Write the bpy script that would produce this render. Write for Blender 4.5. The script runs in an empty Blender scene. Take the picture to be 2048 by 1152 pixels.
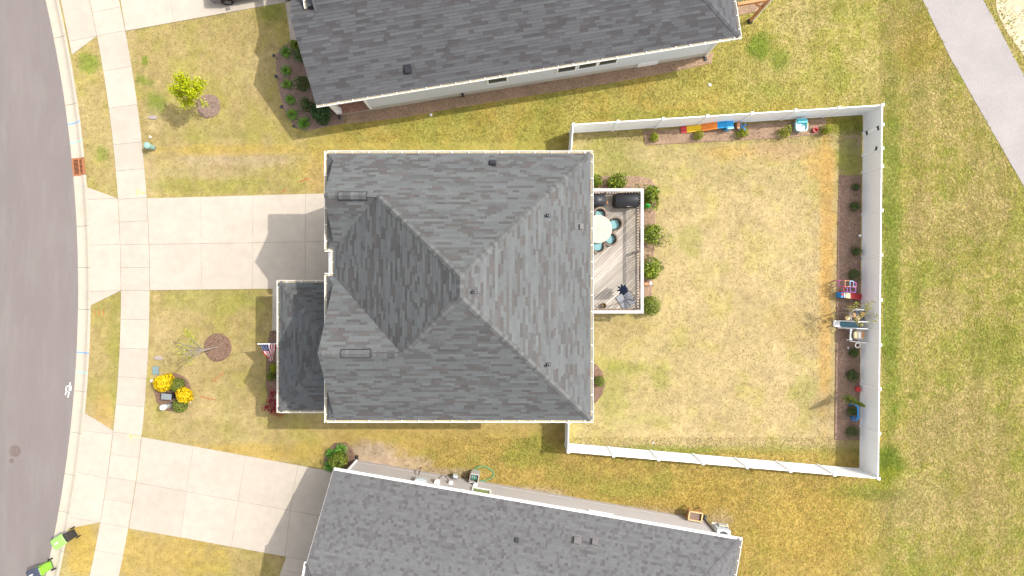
import bpy, math, random
import numpy as np
from mathutils import Vector, Matrix

random.seed(7)
S = bpy.context.scene
COL = S.collection
R = math.radians

# ---------------------------------------------------------------- camera
H = 32.85            # drone height (m)
FP = 1140.0          # focal length in pixels of the 2048 px wide photograph
cam = bpy.data.cameras.new('camera')
cam.sensor_width = 36.0
cam.lens = 36.0 * FP / 2048.0
cam.clip_end = 2000.0
camo = bpy.data.objects.new('camera', cam)
camo.location = (0, 0, H)
camo.rotation_euler = (0, 0, 0)
COL.objects.link(camo)
S.camera = camo

# ---------------------------------------------------------------- sky, sun, exposure
AX, AY = 0.80, 0.29                       # shadow offset per metre of height (towards -x, -y)
SUN_EL = math.atan(1.0 / math.hypot(AX, AY))
SUN_AZ = math.atan2(AX, AY)               # compass angle of the sun from +y, clockwise
w = bpy.data.worlds.new('World')
S.world = w
w.use_nodes = True
nt = w.node_tree
sky = nt.nodes.new('ShaderNodeTexSky')
sky.sky_type = 'NISHITA'
sky.sun_disc = False
sky.sun_elevation = SUN_EL
sky.sun_rotation = SUN_AZ
sky.air_density = 1.0
sky.dust_density = 3.0
sky.ozone_density = 1.0
bg = nt.nodes['Background']
bg.inputs['Strength'].default_value = 0.15
hs = nt.nodes.new('ShaderNodeHueSaturation')       # bright thin haze: a paler sky
hs.inputs['Saturation'].default_value = 0.22
nt.links.new(sky.outputs[0], hs.inputs['Color'])
nt.links.new(hs.outputs[0], bg.inputs['Color'])
sl = bpy.data.lights.new('sun', 'SUN')
sl.energy = 2.05
sl.angle = R(0.5)
sl.color = (1.0, 0.95, 0.87)
so = bpy.data.objects.new('sun', sl)
so.rotation_euler = Vector((AX, AY, 1.0)).to_track_quat('Z', 'Y').to_euler()
so.location = (30, 10, 60)
COL.objects.link(so)
S.view_settings.view_transform = 'Standard'
S.view_settings.look = 'None'
S.view_settings.exposure = 1.24
S.view_settings.gamma = 1.0
S.view_settings.use_curve_mapping = False

# ---------------------------------------------------------------- helpers
def P(px, py, z=0.0):
    """photo pixel -> world x, y of the point of height z seen there"""
    k = (H - z) / FP
    return ((px - 1024) * k, (576 - py) * k)
def P3(px, py, z=0.0):
    x, y = P(px, py, z)
    return Vector((x, y, z))

WM = {}
class MB:
    def __init__(s):
        s.v = []; s.f = []; s.c = []
    def add(s, vs, fs, col=None):
        b = len(s.v)
        s.v += [tuple(q) for q in vs]
        for f in fs:
            s.f.append(tuple(b + i for i in f)); s.c.append(col)
        return s
    def quad(s, a, b, c, d, col=None): return s.add([a, b, c, d], [(0, 1, 2, 3)], col)
    def poly(s, pts, col=None): return s.add(pts, [tuple(range(len(pts)))], col)
    def box(s, c, d, rz=0.0, m=None, col=None, taper=1.0):
        x, y, z = d[0] / 2, d[1] / 2, d[2] / 2
        vs = [Vector((sx * x * (taper if sz > 0 else 1), sy * y * (taper if sz > 0 else 1), sz * z)) for sz in (-1, 1) for sx, sy in ((-1, -1), (1, -1), (1, 1), (-1, 1))]
        mm = Matrix.Translation(Vector(c)) @ (m.to_4x4() if m else Matrix.Rotation(rz, 4, 'Z'))
        return s.add([mm @ q for q in vs], [(3, 2, 1, 0), (4, 5, 6, 7), (0, 1, 5, 4), (1, 2, 6, 5), (2, 3, 7, 6), (3, 0, 4, 7)], col)
    def bar(s, a, b, wd, ht=None, col=None):
        a, b = Vector(a), Vector(b); d = b - a; L = d.length
        q = d.to_track_quat('X', 'Z').to_matrix()
        return s.box((a + b) / 2, (L, wd, ht or wd), m=q, col=col)
    def prism(s, pts, z0, z1, col=None, bev=0.0):
        n = len(pts); ar = sum(pts[i][0] * pts[(i + 1) % n][1] - pts[(i + 1) % n][0] * pts[i][1] for i in range(n))
        if ar < 0: pts = pts[::-1]
        vs = [(p[0], p[1], z0) for p in pts] + [(p[0], p[1], z1 - bev) for p in pts]
        fs = [tuple(range(n - 1, -1, -1))] + [(i, (i + 1) % n, n + (i + 1) % n, n + i) for i in range(n)]
        if bev > 0:
            ins = inset(pts, bev)
            vs += [(p[0], p[1], z1) for p in ins]
            fs += [(n + i, n + (i + 1) % n, 2 * n + (i + 1) % n, 2 * n + i) for i in range(n)] + [tuple(range(2 * n, 3 * n))]
        else:
            fs += [tuple(range(n, 2 * n))]
        return s.add(vs, fs, col)
    def tube(s, pts, r, n=8, col=None, cap=True):
        pts = [Vector(p) for p in pts]
        rs = r if isinstance(r, (list, tuple)) else [r] * len(pts)
        vs = []; fs = []
        for i, p in enumerate(pts):
            d = (pts[min(i + 1, len(pts) - 1)] - pts[max(i - 1, 0)]).normalized()
            a = d.cross(Vector((0, 0, 1)))
            if a.length < 1e-3: a = Vector((1, 0, 0))
            a.normalize(); bb = d.cross(a)
            for k in range(n):
                t = 2 * math.pi * k / n
                vs.append(p + (a * math.cos(t) + bb * math.sin(t)) * rs[i])
        for i in range(len(pts) - 1):
            for k in range(n):
                fs.append((i * n + k, i * n + (k + 1) % n, (i + 1) * n + (k + 1) % n, (i + 1) * n + k))
        if cap:
            fs.append(tuple(range(n - 1, -1, -1))); fs.append(tuple(range((len(pts) - 1) * n, len(pts) * n)))
        return s.add(vs, fs, col)
    def lathe(s, c, prof, n=20, col=None, sx=1.0, sy=1.0):
        vs = []; fs = []
        for r, z in prof:
            for k in range(n):
                t = 2 * math.pi * k / n
                vs.append((c[0] + r * sx * math.cos(t), c[1] + r * sy * math.sin(t), c[2] + z))
        for i in range(len(prof) - 1):
            for k in range(n):
                fs.append((i * n + k, i * n + (k + 1) % n, (i + 1) * n + (k + 1) % n, (i + 1) * n + k))
        fs.append(tuple(range(n - 1, -1, -1))); fs.append(tuple(range((len(prof) - 1) * n, len(prof) * n)))
        return s.add(vs, fs, col)
    def loft(s, rings, col=None, cap=True):
        n = len(rings[0]); vs = [q for r in rings for q in r]; fs = []
        for i in range(len(rings) - 1):
            for k in range(n):
                fs.append((i * n + k, i * n + (k + 1) % n, (i + 1) * n + (k + 1) % n, (i + 1) * n + k))
        if cap:
            fs.append(tuple(range(n - 1, -1, -1))); fs.append(tuple(range((len(rings) - 1) * n, len(rings) * n)))
        return s.add(vs, fs, col)
    def mesh(s, name, mi=None, smooth=False):
        vs = s.v if mi is None else [tuple(mi @ Vector(q)) for q in s.v]
        me = bpy.data.meshes.new(name)
        me.from_pydata(vs, [], s.f)
        if any(c is not None for c in s.c):
            a = me.color_attributes.new('Col', 'FLOAT_COLOR', 'CORNER')
            buf = np.ones((len(me.loops), 4), np.float32); i = 0
            for f, c in zip(s.f, s.c):
                c = c or (1, 1, 1); buf[i:i + len(f), :3] = c; i += len(f)
            a.data.foreach_set('color', buf.ravel())
        if smooth:
            me.polygons.foreach_set('use_smooth', [True] * len(me.polygons))
        me.update()
        return me

def inset(pts, d):
    n = len(pts); out = []
    for i in range(n):
        p0, p1, p2 = (Vector(pts[j % n][:2]) for j in (i - 1, i, i + 1))
        e1 = (p1 - p0).normalized(); e2 = (p2 - p1).normalized()
        n1 = Vector((-e1.y, e1.x)); n2 = Vector((-e2.y, e2.x))
        m = (n1 + n2)
        if m.length < 1e-4: m = n1
        m = m.normalized(); k = d / max(0.35, m.dot(n1))
        q = p1 + m * k; out.append((q.x, q.y))
    return out

def tag(o, label=None, cat=None, group=None, kind=None):
    if label: o['label'] = label
    if cat: o['category'] = cat
    if group: o['group'] = group
    if kind: o['kind'] = kind
    return o
def thing(name, label, cat, loc, rz=0.0, group=None):
    o = bpy.data.objects.new(name, None)
    o.empty_display_size = 0.2
    COL.objects.link(o)
    o.location = loc; o.rotation_euler = (0, 0, rz)
    WM[o.name] = Matrix.Translation(Vector(loc)) @ Matrix.Rotation(rz, 4, 'Z')
    return tag(o, label, cat, group)
def obj(name, mb, m, parent=None, smooth=False, local=False, loc=None, rz=0.0):
    """link one mesh; vertices are world coordinates unless local"""
    if parent is not None:
        W = WM[parent.name]
    elif loc is not None:
        W = Matrix.Translation(Vector(loc)) @ Matrix.Rotation(rz, 4, 'Z')
    else:
        W = Matrix.Identity(4)
    me = mb if isinstance(mb, bpy.types.Mesh) else mb.mesh(name, None if local else W.inverted(), smooth)
    if not me.materials: me.materials.append(m)
    o = bpy.data.objects.new(name, me)
    COL.objects.link(o)
    if parent is not None: o.parent = parent
    elif loc is not None:
        o.location = loc; o.rotation_euler = (0, 0, rz)
    WM[o.name] = W
    return o
def piece(name, me, m, parent, W):
    """one more copy of a shared mesh placed with world matrix W under parent"""
    if not me.materials: me.materials.append(m)
    o = bpy.data.objects.new(name, me)
    COL.objects.link(o)
    o.parent = parent
    o.matrix_basis = WM[parent.name].inverted() @ W
    WM[o.name] = W
    return o
def struct(name, mb, m, smooth=False):
    return tag(obj(name, mb, m, smooth=smooth), kind='structure')

# ---------------------------------------------------------------- materials
def mat(name, col=(0.5, 0.5, 0.5), rough=0.8, attr=False, var=0.12, scale=6.0, var2=0.0, scale2=0.6, bump=0.0, bscale=40.0,
        rnd=0.0, spec=0.3, metal=0.0, stretch=None, tint=None, trans=0.0, coat=0.0, detail=4.0):
    m = bpy.data.materials.new(name); m.use_nodes = True
    n = m.node_tree.nodes; l = m.node_tree.links
    b = n['Principled BSDF']
    b.inputs['Roughness'].default_value = rough
    b.inputs['Specular IOR Level'].default_value = spec
    b.inputs['Metallic'].default_value = metal
    if coat: b.inputs['Coat Weight'].default_value = coat
    if attr:
        a = n.new('ShaderNodeAttribute'); a.attribute_name = 'Col'; src = a.outputs['Color']
    else:
        a = n.new('ShaderNodeRGB'); a.outputs[0].default_value = (*col, 1); src = a.outputs[0]
    g = n.new('ShaderNodeNewGeometry'); pos = g.outputs['Position']
    if stretch:
        mp = n.new('ShaderNodeMapping'); mp.inputs['Rotation'].default_value = (0, 0, stretch[3] if len(stretch) > 3 else 0)
        mp2 = n.new('ShaderNodeMapping'); mp2.inputs['Scale'].default_value = stretch[:3]
        l.new(pos, mp.inputs[0]); l.new(mp.outputs[0], mp2.inputs[0]); pos = mp2.outputs[0]
    def mul(src, fac_out):
        mx = n.new('ShaderNodeMix'); mx.data_type = 'RGBA'; mx.blend_type = 'MULTIPLY'; mx.inputs[0].default_value = 1.0
        l.new(src, mx.inputs[6]); l.new(fac_out, mx.inputs[7]); return mx.outputs[2]
    def noise(sc, amt, det=detail):
        t = n.new('ShaderNodeTexNoise'); t.inputs['Scale'].default_value = sc; t.inputs['Detail'].default_value = det
        t.inputs['Roughness'].default_value = 0.65
        l.new(pos, t.inputs['Vector'])
        r = n.new('ShaderNodeMapRange'); r.inputs[1].default_value = 0.25; r.inputs[2].default_value = 0.75
        r.inputs[3].default_value = 1 - amt; r.inputs[4].default_value = 1 + amt; r.clamp = False
        l.new(t.outputs[0], r.inputs[0]); return r.outputs[0], t
    if var: src = mul(src, noise(scale, var)[0])
    if var2:
        f, t = noise(scale2, var2, 3.0); src = mul(src, f)
    if tint:
        f, t = noise(tint[1], 0.5, 3.0)
        r = n.new('ShaderNodeMapRange'); r.inputs[1].default_value = 0.48; r.inputs[2].default_value = 0.66; l.new(t.outputs[0], r.inputs[0])
        mx = n.new('ShaderNodeMix'); mx.data_type = 'RGBA'
        ml = n.new('ShaderNodeMath'); ml.operation = 'MULTIPLY'; ml.inputs[1].default_value = tint[2]
        l.new(r.outputs[0], ml.inputs[0]); l.new(ml.outputs[0], mx.inputs[0]); l.new(src, mx.inputs[6]); mx.inputs[7].default_value = (*tint[0], 1)
        src = mx.outputs[2]
    if rnd:
        oi = n.new('ShaderNodeObjectInfo')
        r = n.new('ShaderNodeMapRange'); r.inputs[3].default_value = 1 - rnd; r.inputs[4].default_value = 1 + rnd
        l.new(oi.outputs['Random'], r.inputs[0]); src = mul(src, r.outputs[0])
    l.new(src, b.inputs['Base Color'])
    if bump:
        t = n.new('ShaderNodeTexNoise'); t.inputs['Scale'].default_value = bscale; t.inputs['Detail'].default_value = 5.0
        l.new(pos, t.inputs['Vector'])
        bp = n.new('ShaderNodeBump'); bp.inputs['Strength'].default_value = min(1.0, bump * 4); bp.inputs['Distance'].default_value = bump
        l.new(t.outputs[0], bp.inputs['Height']); l.new(bp.outputs[0], b.inputs['Normal'])
    if trans:
        tr = n.new('ShaderNodeBsdfTranslucent'); l.new(src, tr.inputs[0])
        ms = n.new('ShaderNodeMixShader'); ms.inputs[0].default_value = trans
        l.new(b.outputs[0], ms.inputs[1]); l.new(tr.outputs[0], ms.inputs[2]); l.new(ms.outputs[0], n['Material Output'].inputs[0])
    return m

MT = {}
def mk(key, **k): MT[key] = mat(key, **k)
mk('lawn', attr=True, rough=1.0, spec=0.05, var=0.22, scale=3.0, var2=0.12, scale2=0.35, bump=0.03, bscale=14.0, detail=8.0)
mk('blade', attr=True, rough=0.95, spec=0.1, var=0.0, trans=0.25)
mk('asphalt', col=(0.160, 0.137, 0.131), rough=0.95, var=0.06, scale=7.0, var2=0.05, scale2=0.30, bump=0.005, bscale=60, stretch=(2.2, 0.35, 1.0, 0.0), tint=((0.22, 0.198, 0.188), 0.6, 0.18), detail=9.0)
mk('path_asphalt', col=(0.27, 0.245, 0.238), rough=0.95, var=0.10, scale=9.0, var2=0.09, scale2=0.5, bump=0.004, bscale=120)
mk('concrete', col=(0.368, 0.322, 0.268), rough=0.9, var=0.07, scale=2.2, var2=0.07, scale2=0.7, bump=0.002, bscale=90, rnd=0.05, detail=8.0)
mk('curb', col=(0.385, 0.340, 0.272), rough=0.9, var=0.06, scale=1.0, var2=0.06, scale2=6.0, bump=0.003, bscale=60, rnd=0.03)
mk('mulch', col=(0.155, 0.098, 0.070), rough=1.0, spec=0.05, var=0.45, scale=14.0, var2=0.22, scale2=1.4, bump=0.05, bscale=22)
mk('chip', attr=True, rough=1.0, spec=0.05, var=0.0)
mk('earth', col=(0.43, 0.345, 0.24), rough=1.0, spec=0.05, var=0.25, scale=4.0, var2=0.2, scale2=1.0, bump=0.05, bscale=12, detail=8)
mk('shingle', attr=True, rough=0.95, spec=0.1, var=0.10, scale=9.0, var2=0.05, scale2=0.7)
mk('roof_deck', col=(0.085, 0.088, 0.090), rough=0.95, var=0.1, scale=9.0)
mk('cap_shingle', col=(0.089, 0.090, 0.090), rough=0.95, var=0.12, scale=9.0, rnd=0.26)
mk('white_metal', col=(0.80, 0.79, 0.77), rough=0.5, var=0.04, scale=3.0)
mk('gutter_inside', col=(0.38, 0.32, 0.21), rough=0.7, var=0.15, scale=4.0)
mk('vinyl', col=(0.85, 0.86, 0.885), rough=0.42, var=0.02, scale=0.8)
mk('siding_blue', col=(0.56, 0.575, 0.60), rough=0.7, var=0.03, scale=1.0)
mk('siding_grey', col=(0.42, 0.39, 0.38), rough=0.7, var=0.03, scale=1.0)
mk('siding_main', col=(0.50, 0.51, 0.50), rough=0.7, var=0.03, scale=1.0)
mk('parging', col=(0.46, 0.43, 0.37), rough=0.9, var=0.12, scale=1.2)
mk('trim', col=(0.80, 0.79, 0.78), rough=0.5, var=0.03, scale=2.0)
mk('glass', col=(0.035, 0.05, 0.04), rough=0.08, var=0.2, scale=1.0, spec=0.6)
mk('green_glass', col=(0.18, 0.25, 0.10), rough=0.12, var=0.2, scale=1.0, spec=0.6)
mk('black_plastic', col=(0.018, 0.019, 0.022), rough=0.45, var=0.1, scale=8.0)
mk('dark_metal', col=(0.045, 0.047, 0.052), rough=0.5, var=0.1, scale=8.0, metal=0.3)
mk('vent_black', col=(0.022, 0.023, 0.028), rough=0.55, var=0.1, scale=8.0)
mk('vent_cover', col=(0.12, 0.115, 0.113), rough=0.9, var=0.25, scale=5.0)
mk('lead', col=(0.16, 0.16, 0.17), rough=0.5, var=0.2, scale=10.0, metal=0.5)
mk('rust', col=(0.30, 0.12, 0.055), rough=0.9, var=0.3, scale=10.0, bump=0.004)
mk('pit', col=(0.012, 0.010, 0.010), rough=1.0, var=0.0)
mk('iron', col=(0.125, 0.095, 0.085), rough=0.85, var=0.2, scale=14.0, bump=0.004)
mk('paint_white', col=(0.62, 0.62, 0.63), rough=0.8, var=0.25, scale=8.0)
mk('paint_blue', col=(0.10, 0.24, 0.52), rough=0.8, var=0.2, scale=8.0)
mk('paint_teal', col=(0.22, 0.50, 0.40), rough=0.8, var=0.2, scale=8.0)
mk('paint_yellow', col=(0.50, 0.44, 0.13), rough=0.8, var=0.2, scale=8.0)
mk('paint_orange', col=(0.36, 0.12, 0.045), rough=0.9, var=0.4, scale=14.0)
mk('deck_board', col=(0.345, 0.308, 0.270), rough=0.85, var=0.22, scale=2.0, rnd=0.22, stretch=(0.7, 9.0, 1.0, R(-43)), var2=0.1, scale2=0.9)
mk('rail_wood', col=(0.43, 0.40, 0.385), rough=0.8, var=0.1, scale=3.0)
mk('baluster', col=(0.34, 0.26, 0.20), rough=0.85, var=0.15, scale=6.0, rnd=0.1)
mk('cedar', col=(0.42, 0.20, 0.085), rough=0.7, var=0.2, scale=5.0)
mk('cedar_light', col=(0.50, 0.37, 0.19), rough=0.75, var=0.15, scale=6.0)
mk('brick', col=(0.27, 0.14, 0.10), rough=0.9, var=0.2, scale=6.0, rnd=0.2)
mk('mortar', col=(0.36, 0.31, 0.27), rough=0.95, var=0.1, scale=8.0)
mk('tabletop', col=(0.43, 0.375, 0.295), rough=0.5, var=0.06, scale=2.0, var2=0.07, scale2=1.2)
mk('wicker', col=(0.185, 0.138, 0.108), rough=0.85, var=0.3, scale=40.0)
mk('teal_fabric', col=(0.17, 0.315, 0.33), rough=0.85, var=0.12, scale=6.0)
mk('black_cover', col=(0.020, 0.020, 0.023), rough=0.42, var=0.2, scale=6.0, bump=0.01, bscale=9.0)
mk('navy', col=(0.015, 0.030, 0.085), rough=0.8, var=0.2, scale=6.0)
mk('grey_tile', col=(0.20, 0.21, 0.235), rough=0.55, var=0.1, scale=5.0)
mk('bronze', col=(0.075, 0.05, 0.035), rough=0.6, var=0.2, scale=9.0)
mk('gold_pot', col=(0.20, 0.13, 0.055), rough=0.6, var=0.3, scale=12.0)
mk('bark', col=(0.21, 0.17, 0.135), rough=0.95, var=0.3, scale=14.0, bump=0.01)
mk('pale_bark', col=(0.29, 0.255, 0.215), rough=0.95, var=0.25, scale=14.0, bump=0.01)
mk('leaf', attr=True, rough=0.6, spec=0.25, var=0.12, scale=5.0, trans=0.22)
mk('lime_plastic', col=(0.22, 0.47, 0.045), rough=0.45, var=0.06, scale=3.0)
mk('lime_lid', col=(0.22, 0.48, 0.10), rough=0.42, var=0.06, scale=3.0)
mk('navy_lid', col=(0.045, 0.050, 0.075), rough=0.45, var=0.1, scale=3.0)
mk('charcoal', col=(0.035, 0.034, 0.034), rough=0.55, var=0.15, scale=5.0)
mk('teal_plastic', col=(0.21, 0.34, 0.30), rough=0.5, var=0.08, scale=4.0)
mk('meter_lid', col=(0.145, 0.215, 0.22), rough=0.7, var=0.2, scale=9.0)
mk('grey_lid', col=(0.17, 0.19, 0.20), rough=0.6, var=0.12, scale=6.0)
for k_, c_ in dict(red=(0.50, 0.035, 0.04), yellow=(0.74, 0.48, 0.012), orange=(0.70, 0.22, 0.03), blue=(0.012, 0.28, 0.58), azure=(0.015, 0.24, 0.62),
                   coral=(0.55, 0.07, 0.07), turquoise=(0.03, 0.38, 0.45), aqua=(0.34, 0.55, 0.60), tealblue=(0.07, 0.19, 0.25), toy_grey=(0.42, 0.43, 0.45), cream=(0.60, 0.47, 0.26),
                   toy_white=(0.76, 0.74, 0.72), magenta=(0.50, 0.08, 0.36), purple=(0.30, 0.08, 0.42), sky=(0.18, 0.42, 0.62), green=(0.03, 0.44, 0.06), tan=(0.52, 0.30, 0.13), salmon=(0.55, 0.22, 0.09)).items():
    mk(k_, col=c_, rough=0.38, var=0.07, scale=4.0, spec=0.4)
mk('car_paint', col=(0.055, 0.030, 0.075), rough=0.25, var=0.0, spec=0.5, coat=0.6)
mk('tyre', col=(0.015, 0.015, 0.016), rough=0.85, var=0.2, scale=20.0)
mk('rim', col=(0.30, 0.30, 0.31), rough=0.3, var=0.0, metal=0.8)
mk('flag', attr=True, rough=0.85, var=0.05, scale=9.0, trans=0.2)
mk('hose', col=(0.06, 0.30, 0.17), rough=0.5, var=0.1, scale=6.0)
mk('stone', col=(0.28, 0.23, 0.21), rough=0.95, var=0.25, scale=12.0, bump=0.01)
mk('slats_dark', col=(0.055, 0.06, 0.07), rough=0.6, var=0.1, scale=4.0)
mk('ac_white', col=(0.50, 0.55, 0.58), rough=0.5, var=0.08, scale=4.0)

# ---------------------------------------------------------------- the street geometry (concentric arcs)
CX = (-2430.5 - 1024) * H / FP
K0 = H / FP                               # metres per photo pixel on the ground
R_ROAD, R_BACK = 2584 * K0, 2612.5 * K0
R_SW0, R_SW1 = 2673 * K0, 2730 * K0
def arc(r, py):
    y = (576 - py) * K0
    return (CX + math.sqrt(r * r - y * y), y)
def G(pts): return [P(*p) for p in pts]

road_pts = [arc(R_ROAD, y) for y in range(-900, 2051, 59)]
DRIVE = {}                                # polygons where no grass grows
MASKS = []
def hole(pts): MASKS.append(np.array(pts))

def inpoly(x, y, poly):
    r = np.zeros(x.shape, bool); n = len(poly); j = n - 1
    for i in range(n):
        xi, yi = poly[i]; xj, yj = poly[j]
        if yi != yj:
            c = ((yi > y) != (yj > y)) & (x < (xj - xi) * (y - yi) / (yj - yi) + xi)
            r ^= c
        j = i
    return r

rng = np.random.default_rng(11)
_ng = rng.random((6, 257, 257))
def vnoise(x, y, sc, k=0):
    u = x * sc + 1000.37; v = y * sc + 1000.71
    iu = np.floor(u).astype(int); iv = np.floor(v).astype(int)
    fu = u - iu; fv = v - iv
    fu = fu * fu * (3 - 2 * fu); fv = fv * fv * (3 - 2 * fv)
    g = _ng[k]; a = iu % 256; b = iv % 256; a1 = (a + 1) % 256; b1 = (b + 1) % 256
    return (g[a, b] * (1 - fu) + g[a1, b] * fu) * (1 - fv) + (g[a, b1] * (1 - fu) + g[a1, b1] * fu) * fv
def fbm(x, y, sc, k=0, o=4):
    t = 0; a = 0.5; s_ = 0
    for i in range(o):
        t = t + a * vnoise(x, y, sc * 2 ** i, (k + i) % 6); s_ += a; a *= 0.55
    return t / s_

FENCE_TOP = [(1146.5, 249), (1765, 210), (1757, 957), (1136.5, 903.5)]
ZF = 1.72
FC = [Vector(P(*p, ZF)) for p in FENCE_TOP]
STRAW = np.array([0.245, 0.190, 0.080]); PALE = np.array([0.325, 0.250, 0.128]); GREEN = np.array([0.175, 0.185, 0.034])
GOLD = np.array([0.315, 0.220, 0.055]); OLIVE = np.array([0.245, 0.215, 0.055]); BROWN = np.array([0.255, 0.192, 0.092]); BARE = np.array([0.31, 0.235, 0.165])
ORANGE = np.array([0.36, 0.225, 0.075]); LUSH = np.array([0.115, 0.155, 0.020])
SPOTS = [  # px, py, rx, ry, colour, strength
    (178, 126, 24, 18, LUSH, .8), (290, 122, 7, 10, LUSH, .9), (312, 212, 20, 26, LUSH, .85), (285, 158, 7, 10, LUSH, .8), (275, 158, 5, 9, LUSH, .7), (207, 308, 12, 14, LUSH, .6),
    (298, 165, 12, 8, LUSH, .6), (545, 25, 22, 16, LUSH, .6), (470, 320, 110, 15, BARE, .5), (420, 345, 90, 12, BARE, .28), (300, 380, 10, 90, PALE, .7), (262, 75, 9, 60, PALE, .6), (308, 240, 20, 30, PALE, .6),
    (745, 912, 62, 24, BARE * 1.12, .95), (800, 930, 60, 18, BARE * 1.1, .8), (880, 948, 70, 12, BARE, .8), (1010, 985, 120, 12, BARE, .75), (1200, 1022, 140, 12, BARE, .7), (1330, 1035, 60, 14, BARE, .7), (1440, 1040, 26, 26, BARE, .6), (720, 900, 40, 20, BARE * 0.8, .7),
    (1520, 95, 24, 26, LUSH, .9), (1560, 120, 22, 24, LUSH, .7), (1545, 180, 40, 14, GREEN, .5), (1370, 230, 180, 10, GREEN, .5),
    (1778, 930, 26, 40, LUSH, .9), (1782, 470, 20, 300, LUSH, .5), (1782, 640, 19, 200, LUSH, .45), (1740, 985, 90, 16, LUSH, .55), (1775, 960, 40, 24, np.array([0.25, 0.25, 0.03]), .6),
    (1705, 285, 18, 26, BARE * 0.95, .95), (1690, 255, 40, 14, GREEN, .8), (1698, 320, 26, 40, GREEN, .7), (1655, 460, 14, 200, ORANGE, .75), (1650, 660, 13, 170, ORANGE, .7), (1640, 330, 30, 30, ORANGE, .55), (1560, 300, 60, 20, np.array([0.33, 0.21, 0.12]), .55), (1452, 305, 50, 14, ORANGE, .45),
    (1250, 340, 70, 26, GREEN, .5), (1215, 300, 60, 22, GREEN, .45), (1380, 480, 26, 30, GREEN, .45), (1320, 760, 18, 26, GREEN, .5), (1260, 735, 40, 12, GREEN, .55), (1300, 840, 60, 14, GREEN, .3), (1225, 790, 30, 60, GREEN, .45), (1310, 900, 110, 10, LUSH, .55), (1610, 780, 24, 30, GREEN, .45), (1500, 900, 220, 10, GREEN, .4),
    (1640, 810, 20, 14, BROWN, .7), (1590, 650, 50, 40, np.array([.28, .20, .09]), .5), (1240, 660, 60, 16, np.array([.26, .2, .09]), .6),  # first entry: the leaning evergreen's cast shadow, painted brown into the lawn colour
    (640, 350, 30, 40, ORANGE, .35), (460, 300, 160, 10, GOLD, .6), (420, 270, 100, 12, GREEN, .25), (450, 372, 150, 14, GREEN, .35), (420, 600, 130, 26, GREEN, .4), (440, 820, 90, 26, PALE, .3), (330, 690, 24, 60, PALE, .45),
    (230, 700, 12, 120, GREEN, .35), (205, 830, 18, 40, ORANGE, .4), (165, 1090, 30, 60, GOLD, .8), (330, 1110, 120, 50, GOLD, .6), (500, 905, 140, 18, GOLD, .7), (1060, 905, 60, 30, GREEN, .5), (1250, 970, 140, 24, GREEN, .3), (1420, 990, 80, 40, GOLD, .6), (1620, 1050, 120, 80, GOLD, .5),
    (1850, 90, 60, 60, GOLD, .4), (1600, 40, 60, 40, PALE, .3), (1900, 880, 90, 60, BROWN * 1.15, .5), (1840, 1000, 70, 50, BROWN * 1.2, .5), (1890, 620, 50, 40, BROWN * 1.25, .5), (1840, 420, 26, 60, np.array([.3, .22, .11]), .45), (1960, 960, 50, 60, np.array([.3, .22, .10]), .5), (1960, 420, 60, 60, BROWN * 1.2, .5), (2000, 700, 60, 50, GREEN, .5),
    (313, 597, 9, 9, np.array([.38, .28, .13]), .8)]
def lawn_color(x, y):
    px = 1024 + x / K0; py = 576 - y / K0
    n1 = fbm(x, y, 0.35, 0); n2 = fbm(x, y, 1.1, 2); n3 = fbm(x, y, 3.2, 4)
    s = lambda e, wd: 1 / (1 + np.exp(-np.clip(e / wd, -30, 30)))
    c = np.repeat(STRAW[None, :], x.size, 0) * 1.08
    def blend(wt, colr): c[:] = c * (1 - wt[:, None]) + np.asarray(colr)[None, :] * wt[:, None]
    fl = s(700 - px, 20)
    blend(fl * np.clip((n2 - .42) * 4, 0, 1) * .6, OLIVE); blend(fl * np.clip((n1 - .5) * 5, 0, 1) * .5, PALE)
    side_n = s(330 - py, 12) * s(px - 640, 30) * s(1800 - px, 30)
    blend(side_n * .75, OLIVE * np.array([1.12, 1.1, 1.0])); blend(side_n * np.clip((n2 - .45) * 5, 0, 1) * .55, GOLD); blend(side_n * np.clip((n1 - .52) * 6, 0, 1) * .45, GREEN)
    side_s = s(py - 850, 10) * s(px - 640, 30)
    blend(side_s * .7, GOLD); blend(side_s * np.clip((n2 - .48) * 5, 0, 1) * .55, OLIVE)
    field = s(px - 1764, 5)
    far = np.maximum(field, s(px - 1500, 60) * s(205 - py, 10))
    far = np.maximum(far, s(px - 1740, 20) * s(py - 960, 8))
    blend(far * .9, OLIVE * np.array([1.08, 1.10, 1.1]) ); blend(far * np.clip((n3 - .45) * 5, 0, 1) * .55, BROWN * 1.2); blend(far * np.clip((n2 - .5) * 5, 0, 1) * .6, GREEN * 1.1); blend(far * np.clip((n1 - .55) * 6, 0, 1) * .4, BROWN * 1.25)
    yard = s(px - 1142, 3) * s(1722 - px, 3) * s(py - 262, 3) * s(897 - py, 3)
    blend(yard, np.array([0.285, 0.230, 0.100])); blend(yard * s(px - 1300 + 120 * (n1 - .5), 60) * s(py - 350, 40) * .85, PALE)
    blend(yard * np.clip((n2 - .52) * 6, 0, 1) * .40, OLIVE * 1.15); blend(yard * np.clip((n1 - .5) * 5, 0, 1) * .35, np.array([.36, .28, .15]))
    for (ax_, ay_, rx, ry, cl, st) in SPOTS:
        d = ((px - ax_) / rx) ** 2 + ((py - ay_) / ry) ** 2
        wt = s(1.0 - d + 1.6 * (n2 - .5) + 1.2 * (n3 - .5), .22) * st
        blend(wt, cl)
    band = 1 + field * .05 * np.sin((px - 1800 + 14 * n1) / 58 * 2 * math.pi)      # mowing bands
    c *= (band * (0.80 + 0.40 * n3))[:, None]
    return np.clip(c, 0.01, 0.8)

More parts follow.
